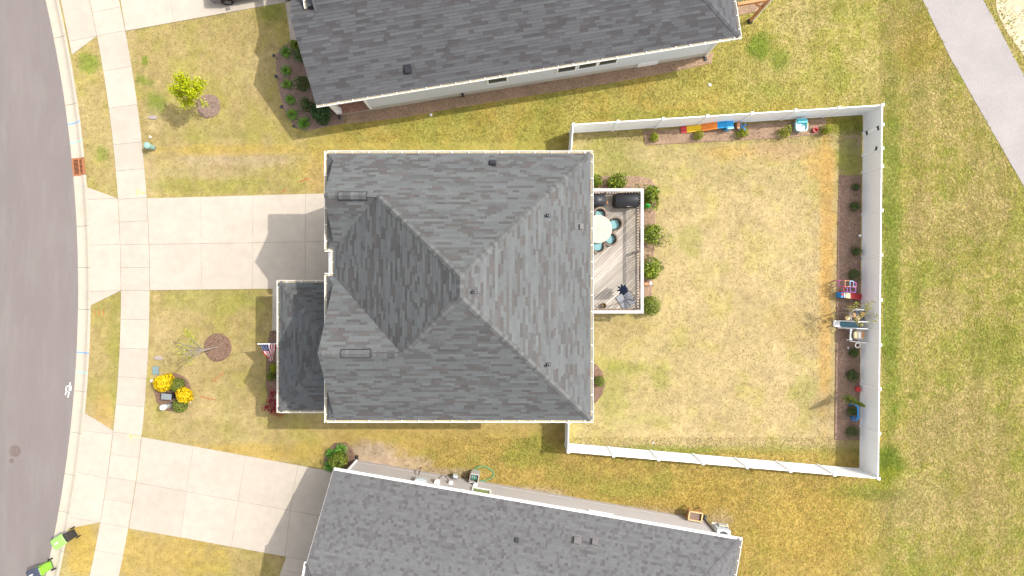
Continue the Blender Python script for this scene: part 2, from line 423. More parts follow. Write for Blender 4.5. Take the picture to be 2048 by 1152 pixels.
def axis(lo, hi, st):
    a = list(np.arange(lo, hi + st * .5, st))
    return np.array([-420, -200, -110, -70, -48] + a + [48, 70, 110, 200, 420], float)
gx = axis(-34, 34, 0.17); gy = axis(-20, 20, 0.17)
XX, YY = np.meshgrid(gx, gy)
rr = np.hypot(XX - CX, YY)
ZZ = 0.03 * (fbm(XX.ravel(), YY.ravel(), 0.5, 1).reshape(XX.shape) - .5) - 0.004
low = np.clip((R_BACK - .15 - rr) / .2, 0, 1)
ZZ = ZZ * (1 - low) - .2 * low
nx, ny = len(gx), len(gy)
vs = np.stack([XX.ravel(), YY.ravel(), ZZ.ravel()], 1)
idx = np.arange(nx * ny).reshape(ny, nx)
fs = np.stack([idx[:-1, :-1].ravel(), idx[:-1, 1:].ravel(), idx[1:, 1:].ravel(), idx[1:, :-1].ravel()], 1)
def np_mesh(name, vs, fs, cols=None, smooth=False):
    me = bpy.data.meshes.new(name)
    k = fs.shape[1]
    me.vertices.add(len(vs)); me.vertices.foreach_set('co', vs.astype(np.float32).ravel())
    me.loops.add(fs.size); me.loops.foreach_set('vertex_index', fs.astype(np.int32).ravel())
    me.polygons.add(len(fs)); me.polygons.foreach_set('loop_start', np.arange(0, fs.size, k, dtype=np.int32))
    me.polygons.foreach_set('loop_total', np.full(len(fs), k, np.int32))
    if smooth: me.polygons.foreach_set('use_smooth', np.ones(len(fs), bool))
    me.update(calc_edges=True)
    if cols is not None:
        a = me.color_attributes.new('Col', 'FLOAT_COLOR', 'POINT')
        b = np.ones((len(vs), 4), np.float32); b[:, :3] = cols
        a.data.foreach_set('color', b.ravel())
    return me
lawn = struct('lawn', np_mesh('lawn', vs, fs, lawn_color(vs[:, 0], vs[:, 1]), True), MT['lawn'])

# ---------------------------------------------------------------- road, kerb, pavements
mb = MB()
rp = road_pts
for i in range(len(rp) - 1):
    a, b = rp[i], rp[i + 1]
    mb.quad((a[0] - 14, a[1], -.05), (a[0] - 3.0, a[1], -.06), (b[0] - 3.0, b[1], -.06), (b[0] - 14, b[1], -.05))
    mb.quad((a[0] - 3.0, a[1], -.06), (a[0] + .02, a[1], -.078), (b[0] + .02, b[1], -.078), (b[0] - 3.0, b[1], -.06))
road = struct('road', mb, MT['asphalt'])
hole([(p[0] - 40, p[1]) for p in rp[::4]][::-1] + [arc(R_BACK, y) for y in range(-900, 2051, 59)])

kerb_root = thing('kerb', None, None, P3(160, 576)); kerb_root['kind'] = 'structure'
CJ = [-330, -200, -62, 73, 208, 316, 350, 452, 535, 619, 705, 783, 866, 950, 1025, 1100, 1240, 1380]
prof = [(0.0, -.082), (.06, -.072), (.30, -.078), (.46, -.066), (.58, -.028), (.66, .008), (.72, .020), (.82, .024)]
for a, b in zip(CJ[:-1], CJ[1:]):
    if (a, b) == (316, 350): continue
    mb = MB(); g = .35; ys = np.linspace(a + g, b - g, 5)
    rings = []
    for y in ys:
        ring = []
        th = math.asin((576 - y) * K0 / (R_ROAD + .4))
        for o, z in prof + [(.82, -.22), (0, -.22)]:
            r = R_ROAD + o; ring.append((CX + r * math.cos(th), r * math.sin(th), z))
        rings.append(ring)
    mb.loft(rings)
    obj('kerb_segment', mb, MT['curb'], kerb_root)
hole([arc(R_BACK + .02, y) for y in range(-300, 1500, 60)] + [arc(R_ROAD, y) for y in range(-300, 1500, 60)][::-1])

def slab(pts, parent, z=.035, m='concrete', gap=.005, name='slab', bev=.004):
    p = [Vector(q) for q in pts]
    ar = sum(p[i].x * p[(i + 1) % len(p)].y - p[(i + 1) % len(p)].x * p[i].y for i in range(len(p)))
    q = [(v.x, v.y) for v in p]
    if ar < 0: q = q[::-1]
    q = inset(q, gap)
    mb = MB(); mb.prism(q, -.09, z, bev=bev)
    return obj(name, mb, MT[m], parent)

sw = thing('sidewalk', None, None, P3(270, 576)); sw['kind'] = 'structure'
SJ = [-320, -250, -180, -115, -70, -25, 20, 67, 138, 213, 287, 340, 397, 443, 489, 535, 581, 639, 697, 755, 811, 867, 912, 958, 1002, 1050, 1105, 1165, 1225, 1290]
for a, b in zip(SJ[:-1], SJ[1:]):
    ys = np.linspace(a, b, 4); th = [math.asin((576 - y) * K0 / ((R_SW0 + R_SW1) / 2)) for y in ys]
    pts = [(CX + R_SW1 * math.cos(t), R_SW1 * math.sin(t)) for t in th] + [(CX + R_SW0 * math.cos(t), R_SW0 * math.sin(t)) for t in th[::-1]]
    slab(pts, sw)
hole([arc(R_SW1, y) for y in range(-300, 1300, 50)] + [arc(R_SW0, y) for y in range(-300, 1300, 50)][::-1])

def drive(name, slabs, outline):
    d = thing(name, None, None, P3(*slabs[0][0])); d['kind'] = 'structure'
    for s_ in slabs: slab(G(s_), d, z=.036)
    for o in outline: hole(G(o))
    return d
def lerp(a, b, t): return (a[0] + (b[0] - a[0]) * t, a[1] + (b[1] - a[1]) * t)
# middle driveway
cols = [(299, 403, 506, 611, 720)]
def yt(x): return 396.5 + (x - 297) * (387 - 396.5) / 353
def ym(x): return 489 + (x - 297) * (483 - 489) / 353
def yb(x): return 580.5 + (x - 297) * (576.5 - 580.5) / 353
sl_ = []
xs_ = [299, 403, 506, 611, 716]
left = [294.6, 299.1, 300.5]
for i in range(4):
    x0, x1 = xs_[i], xs_[i + 1]
    a, b_, c_ = (left if i == 0 else (x0, x0, x0))
    sl_.append([(a, yt(a)), (x1, yt(x1)), (x1, ym(x1)), (b_, ym(b_))])
    sl_.append([(b_, ym(b_)), (x1, ym(x1)), (x1, yb(x1)), (c_, yb(c_))])
sl_ += [[(173.8, 374), (236.1, 397), (175.8, 399)], [(175.8, 399), (236.1, 397), (240.8, 489), (180.8, 490.5)], [(180.8, 490.5), (240.8, 489), (242.3, 581), (182.2, 583)], [(182.2, 583), (242.3, 581), (181.8, 611)]]
drive('driveway', sl_, [[(290, yt(290)), (720, yt(720)), (720, yb(720)), (298, yb(298))], [(172, 373), (236, 396), (243, 582), (181, 612)]])
# lower neighbour's driveway
tp = [(284.3, 873.6), (387, 892), (491, 911), (596, 930), (715, 951)]; md = [(272.9, 964.2), (374, 983), (477, 1002), (581, 1020.5), (700, 1042)]; bt = [(258.2, 1056.6), (362, 1074.5), (463, 1093), (570, 1112.5), (690, 1134)]
sl_ = []
for i in range(4):
    sl_.append([tp[i], tp[i + 1], md[i + 1], md[i]]); sl_.append([md[i], md[i + 1], bt[i + 1], bt[i]])
sl_ += [[(169.5, 826), (226.8, 860.5), (225.8, 868), (165.3, 861)], [(165, 861), (221, 869), (208, 958), (154.5, 944)], [(154.5, 944), (214.7, 957), (200.7, 1044.3), (141, 1034)], [(141, 1034), (200.7, 1044.3), (137.5, 1057)]]
sl_[-3] = [(165.3, 861), (225.8, 868), (214.7, 957), (154.5, 944)]
drive('driveway', sl_, [[(278, 872), (715, 951), (690, 1134), (252, 1056)], [(169, 824), (224, 860), (200, 1045), (136, 1058)]])
wk = [[(573, 1113), (640, 1125), (632, 1152), (563, 1139)], [(563, 1139), (632, 1152), (620, 1200), (549, 1188)], [(549, 1188), (620, 1200), (608, 1250), (534, 1238)]]
drive('front_walk', wk, [[(572, 1112), (640, 1125), (608, 1250), (533, 1238)]])
# upper neighbour's driveway
def nd(t, r):  # t along the lower edge from the pavement, r rows upwards
    a = lerp((251.8, 62.3), (575, 4), t); return (a[0] - 15.5 * r, a[1] - 92 * r)
sl_ = []
ts = [0, .30, .628, .955, 1.25]
for i in range(4):
    for r in range(2):
        sl_.append([nd(ts[i], r), nd(ts[i + 1], r), nd(ts[i + 1], r + 1), nd(ts[i], r + 1)])
sl_ += [[(144.3, 110), (139, 83), (194.2, 72.5)], [(139, 83), (194.2, 72.5), (174.8, -20), (119, -14)], [(119, -14), (174.8, -20), (152, -112), (96, -108)]]
drive('driveway', sl_, [[nd(-.03, 0), nd(1.25, 0), nd(1.25, 2), nd(-.03, 2)], [(143, 111), (198, 72), (146, -112), (92, -108)]])
wk = [[(570, 2), (589, -2), (592, 22), (573.5, 24)], [(573.5, 24), (592, 22), (602, 82), (582, 84)]]
drive('front_walk', wk, [[(569, 2), (589, -2), (603, 83), (581, 85)]])
wk = [[(545.5, 577), (556, 577), (556, 618), (545, 618)], [(545, 618), (556, 618), (556, 661), (544.5, 661)]]
drive('front_walk', wk, [[(545, 576), (556, 576), (556, 662), (544, 662)]])

# greenway path, bare earth beyond
pl = [(1790, -120), (1845, 0), (1872, 58), (1900, 115), (1940, 186), (1985, 265), (2048, 374), (2130, 520)]
pr = [(1915, -100), (1966, 0), (2000, 62), (2024, 108), (2048, 152), (2140, 315)]
mb = MB(); pp = G(pl) + G(pr)[::-1]
mb.prism(pp, -.06, .02)
struct('path', mb, MT['path_asphalt'])
hole(pp)
ep = G([(1982, -120), (1993, 22), (2012, 62), (2040, 100), (2120, 230), (2400, 200), (2400, -200)])
mb = MB(); mb.prism(ep, -.05, .016)
struct('bare_earth', mb, MT['earth'])
hole(ep)

# ---------------------------------------------------------------- mulch beds
CHIPS = [(0.26, 0.16, 0.11), (0.15, 0.095, 0.07), (0.36, 0.26, 0.19), (0.085, 0.055, 0.042), (0.21, 0.125, 0.085)]
def bed(pts, name='mulch_bed', dens=120, top=.045, seed=1, chips=CHIPS, m='mulch', world=False):
    q = pts if world else G(pts)
    mb = MB(); mb.prism(q, -.05, top, bev=.04)
    o = struct(name, mb, MT[m])
    hole(q)
    r = np.random.default_rng(seed); a = np.array(q)
    lo, hi = a.min(0), a.max(0)
    n = int((hi - lo).prod() * dens)
    x = r.uniform(lo[0], hi[0], n); y = r.uniform(lo[1], hi[1], n)
    k = inpoly(x, y, q); x, y = x[k], y[k]; n = len(x)
    L = r.uniform(.03, .085, n); wd = r.uniform(.010, .024, n); t = r.uniform(0, math.pi, n); z = top + r.uniform(.004, .03, n); tl = r.uniform(-.4, .4, n)
    d = np.stack([np.cos(t), np.sin(t)], 1); e = np.stack([-np.sin(t), np.cos(t)], 1)
    c = np.stack([x, y], 1)
    v4 = []
    for sa, sb in ((-1, -1), (1, -1), (1, 1), (-1, 1)):
        xy = c + d * (L * sa / 2)[:, None] + e * (wd * sb / 2)[:, None]
        v4.append(np.concatenate([xy, (z + sa * tl * L / 2)[:, None]], 1))
    vs = np.stack(v4, 1).reshape(-1, 3); fs = np.arange(4 * n).reshape(n, 4)
    cc = np.array(chips)[r.integers(0, len(chips), n)] * r.uniform(.8, 1.2, n)[:, None]
    ch = obj('wood_chips', np_mesh('wood_chips', vs, fs, np.repeat(cc, 4, 0)), MT['chip'], o)
    tag(ch, kind='stuff')
    return o
def circ(cx, cy, rx, ry, n=26, j=.04, seed=0):
    r = random.Random(seed)
    return [(cx + rx * (1 + r.uniform(-j, j)) * math.cos(2 * math.pi * i / n), cy + ry * (1 + r.uniform(-j, j)) * math.sin(2 * math.pi * i / n)) for i in range(n)]
GREY_CH = [(0.30, 0.215, 0.17), (0.20, 0.14, 0.115), (0.42, 0.33, 0.27), (0.11, 0.08, 0.07), (0.25, 0.165, 0.125)]
mk('mulch_grey', col=(0.20, 0.14, 0.112), rough=1.0, spec=0.05, var=0.4, scale=14.0, var2=0.2, scale2=1.4, bump=0.05, bscale=22)
mk('mulch_brown', col=(0.24, 0.158, 0.115), rough=1.0, spec=0.05, var=0.4, scale=14.0, var2=0.2, scale2=1.4, bump=0.05, bscale=22)
mk('mulch_pale', col=(0.27, 0.182, 0.12), rough=1.0, spec=0.05, var=0.35, scale=14.0, var2=0.2, scale2=1.4, bump=0.05, bscale=22)
bed(circ(417, 212.5, 24, 24, seed=1), seed=2, chips=GREY_CH, m='mulch_grey')
bed(circ(435.5, 695, 27.5, 28, seed=2, j=.015), seed=3)
bed(circ(346, 784.5, 36.5, 39, seed=3), seed=4)
bed([(533, 700), (540, 662), (560, 662), (560, 812), (540, 812), (531, 770)], seed=5)
bed([(552, 112), (560, 96), (580, 85), (620, 88), (660, 215), (690, 222), (690, 247), (640, 256), (610, 262), (590, 254), (572, 230), (560, 190), (553, 150)], seed=6, chips=GREY_CH, m='mulch_grey')
bed([(692, 222), (745, 216), (900, 196), (1100, 160), (1300, 130), (1402, 110), (1427, 105), (1423, 127), (1340, 145), (1200, 170), (1000, 201), (800, 236), (692, 248)], seed=26, chips=GREY_CH, m='mulch_pale')
bed([(648, 935), (650, 905), (668, 886), (692, 884), (706, 900), (716, 925), (700, 945)], seed=7)
bed([(1180, 352), (1285, 353), (1303, 359), (1312, 374), (1310, 470), (1306, 572), (1303, 600), (1275, 600), (1275, 392), (1180, 392)], seed=8, chips=GREY_CH, m='mulch_pale')
bed([(1180, 728), (1192, 728), (1204, 742), (1211, 766), (1204, 790), (1191, 806), (1180, 806)], seed=9)
bed([(1677, 350), (1722, 351), (1719, 880), (1668, 880), (1671, 700), (1674, 500)], seed=10, dens=110, chips=GREY_CH, m='mulch_brown')
bed([(1285, 262), (1400, 254), (1560, 243), (1652, 236), (1654, 268), (1560, 277), (1400, 285), (1290, 291)], seed=11, chips=GREY_CH, m='mulch_pale')
bed([(1470, 10), (1530, 2), (1524, 22), (1474, 32)], seed=12, chips=GREY_CH, m='mulch_pale')

# ---------------------------------------------------------------- roofs
PAL_MAIN = [((0.0990, 0.1035, 0.1050), 40), ((0.0905, 0.0945, 0.0960), 20), ((0.0745, 0.0718, 0.0712), 18), ((0.0815, 0.0808, 0.0810), 16), ((0.0840, 0.0775, 0.0755), 6)]
PAL_N = [((0.0800, 0.0815, 0.0860), 38), ((0.0735, 0.0745, 0.0790), 20), ((0.0600, 0.0565, 0.0595), 22), ((0.0670, 0.0650, 0.0685), 20)]
PAL_S = [((0.1084, 0.1087, 0.1107), 50), ((0.0998, 0.0992, 0.1017), 20), ((0.0826, 0.0783, 0.0810), 16), ((0.0912, 0.0887, 0.0927), 14)]
def shingles(mb, poly, u, pal, tab=(.22, .62), expo=.138, seed=0):
    r = random.Random(seed)
    poly = [Vector(p) for p in poly]; u = Vector(u).normalized()
    nrm = Vector((0, 0, 0))
    for i in range(len(poly)): nrm += (poly[i] - poly[0]).cross(poly[(i + 1) % len(poly)] - poly[0])
    nrm.normalize()
    if nrm.z < 0: nrm = -nrm
    v = nrm.cross(u)
    if v.z < 0: v = -v
    o = poly[0]
    st = [((p - o).dot(u), (p - o).dot(v)) for p in poly]
    t0 = min(p[1] for p in st); t1 = max(p[1] for p in st)
    def iv(t):
        xs = []
        for i in range(len(st)):
            (a, b), (c, d) = st[i], st[(i + 1) % len(st)]
            if (b > t) != (d > t): xs.append(a + (c - a) * (t - b) / (d - b))
        xs.sort(); return [(xs[i], xs[i + 1]) for i in range(0, len(xs) - 1, 2)]
    cols_, wts = zip(*pal)
    t = t0
    while t < t1 - .02:
        ta, tb = t + 1e-4, min(t + expo, t1 - 1e-4)
        lo, hi, mid = iv(ta), iv(tb), iv((ta + tb) / 2)
        if len(lo) != len(mid): lo = mid
        if len(hi) != len(mid): hi = mid
        tone = r.uniform(.95, 1.05)
        for (l0, l1), (h0, h1) in zip(lo, hi):
            s_ = min(l0, h0) - r.uniform(0, .6); last = None
            while s_ < max(l1, h1):
                w_ = r.uniform(*tab); c = r.choices(cols_, wts)[0]
                if c is cols_[0]: w_ *= 1.25
                e = s_ + w_
                a0, a1 = max(s_, l0), min(e, l1); b0, b1 = max(s_, h0), min(e, h1)
                s_ = e
                if a1 <= a0 and b1 <= b0: continue
                if a1 < a0: a0 = a1 = min(max(a0, l0), l1)
                if b1 < b0: b0 = b1 = min(max(b0, h0), h1)
                hh = .012 + (.008 if c in cols_[:2] else 0) + r.uniform(0, .004)
                f = r.uniform(.94, 1.06) * tone
                def q(x, y, h): return o + u * x + v * y + nrm * h
                mb.add([q(a0, ta, hh), q(a1, ta, hh), q(b1, tb, .006), q(b0, tb, .006), q(a0, ta, -.004), q(a1, ta, -.004)],
                       [(0, 1, 2, 3), (4, 5, 1, 0), (4, 0, 3), (5, 2, 1)], tuple(x * f for x in c))
        t += expo
def rayplane(px, py, p0, n):
    o = Vector((0, 0, H)); d = Vector((px - 1024, 576 - py, -FP)); n = Vector(n)
    return o + d * ((Vector(p0) - o).dot(n) / d.dot(n))
def pnorm(poly):
    poly = [Vector(p) for p in poly]; n = (poly[1] - poly[0]).cross(poly[2] - poly[0]).normalized()
    return n if n.z > 0 else -n
def caps(a, b, n1, n2, roof, lo=.16, wd=.15, m='cap_shingle', expo=.15):
    """overlapping cap shingles from a (low) to b (high) over the ridge of two planes"""
    a, b = Vector(a), Vector(b); d = (b - a); L = d.length; d.normalize()
    def side(n):
        s_ = Vector(n).cross(d); s_.normalize()
        if s_.z > 0: s_ = -s_
        return s_
    s1 = side(n1); s2 = side(n2)
    if s1.dot(s2) > .95: s2 = (-s1); s2.z = s1.z
    up = (Vector(n1) + Vector(n2)).normalized()
    m4 = MB(); le = expo + .03; t = .010
    rings = []
    for x, h in ((0, .036), (le, .022)):
        p = d * x + up * h
        rings.append([p + s1 * wd, p, p + s2 * wd, p + s2 * wd - up * t, p - up * t, p + s1 * wd - up * t])
    m4.loft(rings)
    me = m4.mesh('ridge_cap')
    n = max(1, int(L / expo))
    for i in range(n):
        piece('ridge_cap', me, MT[m], roof, Matrix.Translation(a + d * (L * i / n)))

def gutter(a, b, out, z, parent, wd=.125, inside='gutter_inside', hang=.72, h=.10):
    """open gutter from a to b (xy of the roof edge), out = outward unit vector"""
    a, b, out = Vector((*a[:2], z)), Vector((*b[:2], z)), Vector((*out, 0))
    d = (b - a).normalized(); L = (b - a).length
    mb = MB()
    def pl(o0, o1, z0, z1):
        q = [a + out * o0 + Vector((0, 0, z0)), a + out * o1 + Vector((0, 0, z0)), a + out * o1 + Vector((0, 0, z1)), a + out * o0 + Vector((0, 0, z1))]
        mb.loft([q, [p + d * L for p in q]])
    pl(wd - .022, wd, -h, -.005)
    pl(-.006, .004, -h, -.03)
    g = obj('gutter', mb, MT['white_metal'], parent)
    mb = MB(); q = [a + out * .0045 + Vector((0, 0, -h)), a + out * (wd - .0225) + Vector((0, 0, -h)), a + out * (wd - .0225) + Vector((0, 0, -h + .03)), a + out * .0045 + Vector((0, 0, -h + .03))]
    mb.loft([q, [p + d * L for p in q]])
    obj('gutter_trough', mb, MT[inside], g)
    hb = MB(); hb.box((0, 0, 0), (.03, wd - .004, .008)); hm = hb.mesh('gutter_hanger')
    n = max(1, int(L / hang)); rz = math.atan2(d.y, d.x)
    for i in range(n):
        p = a + d * (L * (i + .5) / n) + out * (wd / 2 - .002)
        piece('gutter_hanger', hm, MT['white_metal'], g, Matrix.Translation(p + Vector((0, 0, .000))) @ Matrix.Rotation(rz, 4, 'Z'))
    return g
def box_vent(px, py, plane, u, roof, s=(.26, .26, .11), m='vent_black'):
    n = pnorm(plane); p = rayplane(px, py, plane[0], n); u = Vector(u).normalized(); v = n.cross(u)
    if v.z < 0: v = -v
    M3 = Matrix((u, v, n)).transposed()
    mb = MB(); mb.box(p + n * .012, (s[0] * 1.35, s[1] * 1.5, .014), m=M3)
    mb.box(p + n * (s[2] / 2 + .01), s, m=M3, taper=.86)
    return obj('roof_vent', mb, MT[m], roof)
def pipe_vent(px, py, plane, roof):
    n = pnorm(plane); p = rayplane(px, py, plane[0], n)
    x = Vector((n.x, n.y, 0)).normalized(); y = n.cross(x); M3 = Matrix((y.cross(n), y, n)).transposed()
    mb = MB(); mb.box(p + n * .018, (.34, .24, .012), m=M3)
    o = obj('pipe_flashing', mb, MT['dark_metal'], roof)
    mb = MB(); mb.lathe(p, [(.085, -.02), (.075, .10), (.058, .13), (.058, .30), (.040, .30), (.038, .10)], 14)
    obj('vent_pipe', mb, MT['lead'], roof)

# ------------------------------------------------ the house in the middle
ZE = 6.95
hx = thing('house', 'large grey-roofed house in the centre with deck and fenced back yard', 'house', (-2.3, 0, 0))
xr, yt_, yb_, xl, xm, xg = 3.57, 6.11, -5.99, -8.40, -8.10, -8.03
zR = 10.95
R1 = (-2.0, .47, zR); R2 = (-2.0, -.35, zR)
y1, y2 = 3.95, -2.72
z1 = ZE + .71 * (yt_ - y1); z2 = ZE + .71 * (y2 - yb_)
J1 = (xm + (z1 - ZE) * 1.525, y1, z1); J2 = (xm + (z2 - ZE) * 1.525, y2, z2)
e1 = y1 - (z1 - ZE) / .71; e2 = y2 + (z2 - ZE) / .71
PL_TOP = [(xg, yt_, ZE), (xr, yt_, ZE), R1, J1, (xg, y1, z1)]
PL_G1 = [(xg, y1, z1), J1, (xm, e1, ZE), (xg, e1, ZE)]
PL_LEFT = [(xm, e1, ZE), J1, R1, R2, J2, (xm, e2, ZE)]
PL_G2 = [(xg, y2, z2), (xg, e2, ZE), (xm, e2, ZE), J2]
PL_BOT = [(xg, yb_, ZE), (xg, y2, z2), J2, R2, (xr, yb_, ZE)]
PL_RIGHT = [(xr, yb_, ZE), R2, R1, (xr, yt_, ZE)]
PL_G1 = [(xg, y1, z1), J1, (xm + .04, e1, ZE), (xg, e1, ZE)]
def skirt_planes(ya, yb):  # ya > yb, small sloping roof under a front gable
    xi = -7.80; dz = .63 * (xi - xl); w_ = xi - xl; zz = ZE - .012
    return [([(xl, ya, zz), (xi, ya - w_, zz + dz), (xi, yb + w_, zz + dz), (xl, yb, zz)], (0, 1, 0)),
            ([(xl, ya, zz), (xi, ya, zz), (xi, ya - w_, zz + dz)], (1, 0, 0)), ([(xl, yb, zz), (xi, yb + w_, zz + dz), (xi, yb, zz)], (1, 0, 0))]
main_planes = [(PL_TOP, (1, 0, 0)), (PL_G1, (1, 0, 0)), (PL_LEFT, (0, 1, 0)), (PL_G2, (1, 0, 0)), (PL_BOT, (1, 0, 0)), (PL_RIGHT, (0, 1, 0))]
mb = MB()
for pl_, u_ in main_planes:
    mb.poly([Vector(p) - Vector((0, 0, .012)) for p in pl_])
    mb.poly([Vector(p) - Vector((0, 0, .16)) for p in pl_])
for (a, b) in (((xg, yt_), (xr, yt_)), ((xr, yt_), (xr, yb_)), ((xr, yb_), (xg, yb_))):
    mb.quad((*a, ZE - .012), (*b, ZE - .012), (*b, ZE - .16), (*a, ZE - .16))
roof = obj('roof', mb, MT['roof_deck'], hx)
mb = MB()
for i, (pl_, u_) in enumerate(main_planes): shingles(mb, pl_, u_, PAL_MAIN, seed=20 + i)
for i, (pl_, u_) in enumerate(skirt_planes(yt_, e1) + skirt_planes(e2, yb_)): shingles(mb, pl_, u_, PAL_MAIN, seed=40 + i)
tag(obj('shingles', mb, MT['shingle'], roof), kind='stuff')
mb = MB()
for (ya, zb, yb2) in ((yt_, z1, e1), (e2, z2, yb_)):
    ym_ = y1 if zb == z1 else y2
    mb.poly([(xg + .2, ya - .25, ZE), (xg + .2, ym_, zb - .17), (xg + .2, yb2 + .25, ZE)])
obj('gable_wall', mb, MT['siding_main'], hx)
mb = MB()   # white rake boards along the front gables
for (ya, zb, yb2, ym_) in ((yt_, z1, e1, y1), (e2, z2, yb_, y2)):
    for yy in (ya, yb2):
        mb.bar((xg + .005, yy, ZE - .10), (xg + .005, ym_, zb - .10), .02, .17)
obj('rake_board', mb, MT['white_metal'], hx)
nT, nB, nL, nR = pnorm(PL_TOP), pnorm(PL_BOT), pnorm(PL_LEFT), pnorm(PL_RIGHT)
caps((xr, yt_, ZE), R1, nT, nR, roof, expo=.155); caps((xr, yb_, ZE), R2, nB, nR, roof, expo=.155)
caps(J1, R1, nT, nL, roof, expo=.155); caps(J2, R2, nB, nL, roof, expo=.155); caps(R2, R1, nL, nR, roof, expo=.16, wd=.17)
nG1, nG2 = pnorm(PL_G1), pnorm(PL_G2)
caps((xg, y1, z1), J1, nT, nG1, roof); caps((xg, y2, z2), J2, nB, nG2, roof)
for (x0, y0, z0, na, nb, px0, px1) in ((xg, y1, z1, nT, nG1, 676, 734), (xg, y2, z2, nB, nG2, 681, 741)):
    k = (H - z0) / FP; xa, xb = (px0 - 1024) * k, (px1 - 1024) * k
    mb = MB(); wd, t = .17, .035
    for x in (xa, xb): pass
    ring = lambda x, h, w_: [(x, y0 - w_, z0 + h - w_ * .71), (x, y0, z0 + h), (x, y0 + w_, z0 + h - w_ * .71), (x, y0 + w_, z0 - .03 - w_ * .71), (x, y0, z0 - .03), (x, y0 - w_, z0 - .03 - w_ * .71)]
    mb.loft([ring(xa, .065, .19), ring(xb, .065, .19)])
    rv = obj('ridge_vent', mb, MT['vent_black'], roof)
    n = 7
    cb = MB(); le = (xb - xa - .05) / n
    cb.loft([[(0, -.155, -.155 * .71), (0, 0, 0), (0, .155, -.155 * .71), (0, .155, -.155 * .71 - .01), (0, 0, -.012), (0, -.155, -.155 * .71 - .01)],
             [(le * .98, -.155, -.155 * .71), (le * .98, 0, 0), (le * .98, .155, -.155 * .71), (le * .98, .155, -.155 * .71 - .01), (le * .98, 0, -.012), (le * .98, -.155, -.155 * .71 - .01)]])
    cm = cb.mesh('ridge_cap')
    for i in range(n): piece('ridge_cap', cm, MT['cap_shingle'], roof, Matrix.Translation((xa + .025 + le * i, y0, z0 + .08)))
box_vent(985, 327.5, PL_TOP, (1, 0, 0), roof); box_vent(1160, 454, PL_RIGHT, (0, 1, 0), roof, s=(.25, .25, .12), m='vent_cover')
for q in ((1096, 431), (949, 583), (1096, 729)): pipe_vent(*q, PL_RIGHT, roof)
gz = ZE + .005
gutter((xl, yt_ + .003), (xr + .127, yt_ + .003), (0, 1), gz, hx)
gutter((xr + .003, yt_ + .003), (xr + .003, yb_ - .003), (1, 0), gz, hx)
gutter((xl, yb_ - .003), (xr + .127, yb_ - .003), (0, -1), gz, hx)
gutter((xl - .003, yt_ + .128), (xl - .003, e1 - .03), (-1, 0), gz, hx)
gutter((xm - .003, e1 - .12), (xm - .003, e2 + .12), (-1, 0), gz, hx)
gutter((xl - .003, e2 + .03), (xl - .003, yb_ - .128), (-1, 0), gz, hx)
gutter((xl - .125, e1 - .005), (xm - .002, e1 - .005), (0, -1), gz, hx); gutter((xl - .125, e2 + .005), (xm - .002, e2 + .005), (0, 1), gz, hx)
for sx, sy in ((xl + .3, yt_ + .07), (-9.5, .34)):
    pass
# walls of the middle house
WX0, WX1, WY0, WY1 = -7.80, 3.20, -5.62, 5.74
def lap_wall(mb, a, b, z0, z1, out, step=.16, proud=.018):
    a, b, out = Vector((*a, 0)), Vector((*b, 0)), Vector((*out, 0)); n = int((z1 - z0) / step); st = (z1 - z0) / n
    for i in range(n):
        za, zb = z0 + i * st, z0 + (i + 1) * st
        p = [a + out * proud + Vector((0, 0, za)), b + out * proud + Vector((0, 0, za)), b + out * .003 + Vector((0, 0, zb)), a + out * .003 + Vector((0, 0, zb))]
        mb.quad(*p); mb.quad(a + Vector((0, 0, za)), b + Vector((0, 0, za)), p[1], p[0])
mb = MB()
lap_wall(mb, (WX1, WY0), (WX1, WY1), .5, ZE - .16, (1, 0)); lap_wall(mb, (WX0, WY1), (WX1, WY1), .5, ZE - .16, (0, 1)); lap_wall(mb, (WX1, WY0), (WX0, WY0), .5, ZE - .16, (0, -1)); lap_wall(mb, (WX0, WY0), (WX0, WY1), .5, ZE - .16, (-1, 0))
obj('wall', mb, MT['siding_main'], hx)
mb = MB(); mb.box(((WX0 + WX1) / 2, (WY0 + WY1) / 2, .25), (WX1 - WX0 + .03, WY1 - WY0 + .03, .5)); obj('foundation', mb, MT['parging'], hx)
mb = MB(); mb.poly([(xl + .02, yt_, ZE - .17), (xr, yt_, ZE - .17), (xr, yb_, ZE - .17), (xl + .02, yb_, ZE - .17)]); obj('soffit', mb, MT['trim'], hx)
def window(parent, c, out, wd=.9, ht=1.4, glass='glass'):
    c = Vector(c); out = Vector((*out, 0)).normalized(); s_ = Vector((-out.y, out.x, 0)); M3 = Matrix((s_, out, Vector((0, 0, 1)))).transposed()
    mb = MB(); t = .08
    for dx, dz, a, b in ((0, ht / 2 + t / 2, wd + 2 * t, t), (0, -ht / 2 - t / 2, wd + 2 * t, t), (wd / 2 + t / 2, 0, t, ht), (-wd / 2 - t / 2, 0, t, ht)):
        mb.box(c + s_ * dx + Vector((0, 0, dz)) + out * .03, (a, .06, b), m=M3)
    wn = obj('window', mb, MT['trim'], parent)
    mb = MB(); mb.box(c + out * .018, (wd - .004, .012, ht - .004), m=M3); obj('pane', mb, MT[glass], wn)
    mb = MB(); mb.box(c + out * .034, (wd - .004, .02, .04), m=M3); obj('sash', mb, MT['trim'], wn)
    return wn
for y in (-4.3, -1.0, 2.6): window(hx, (WX1, y, 5.0), (1, 0))
for y in (-4.3, 4.6): window(hx, (WX1, y, 1.9), (1, 0))
for x in (-5.5, 0.5): window(hx, (x, WY1, 5.0), (0, 1)); window(hx, (x, WY0, 5.0), (0, -1)); window(hx, (x, WY0, 1.9), (0, -1))
for y in (-4.6, -1.6, 3.9): window(hx, (WX0, y, 5.4), (-1, 0))
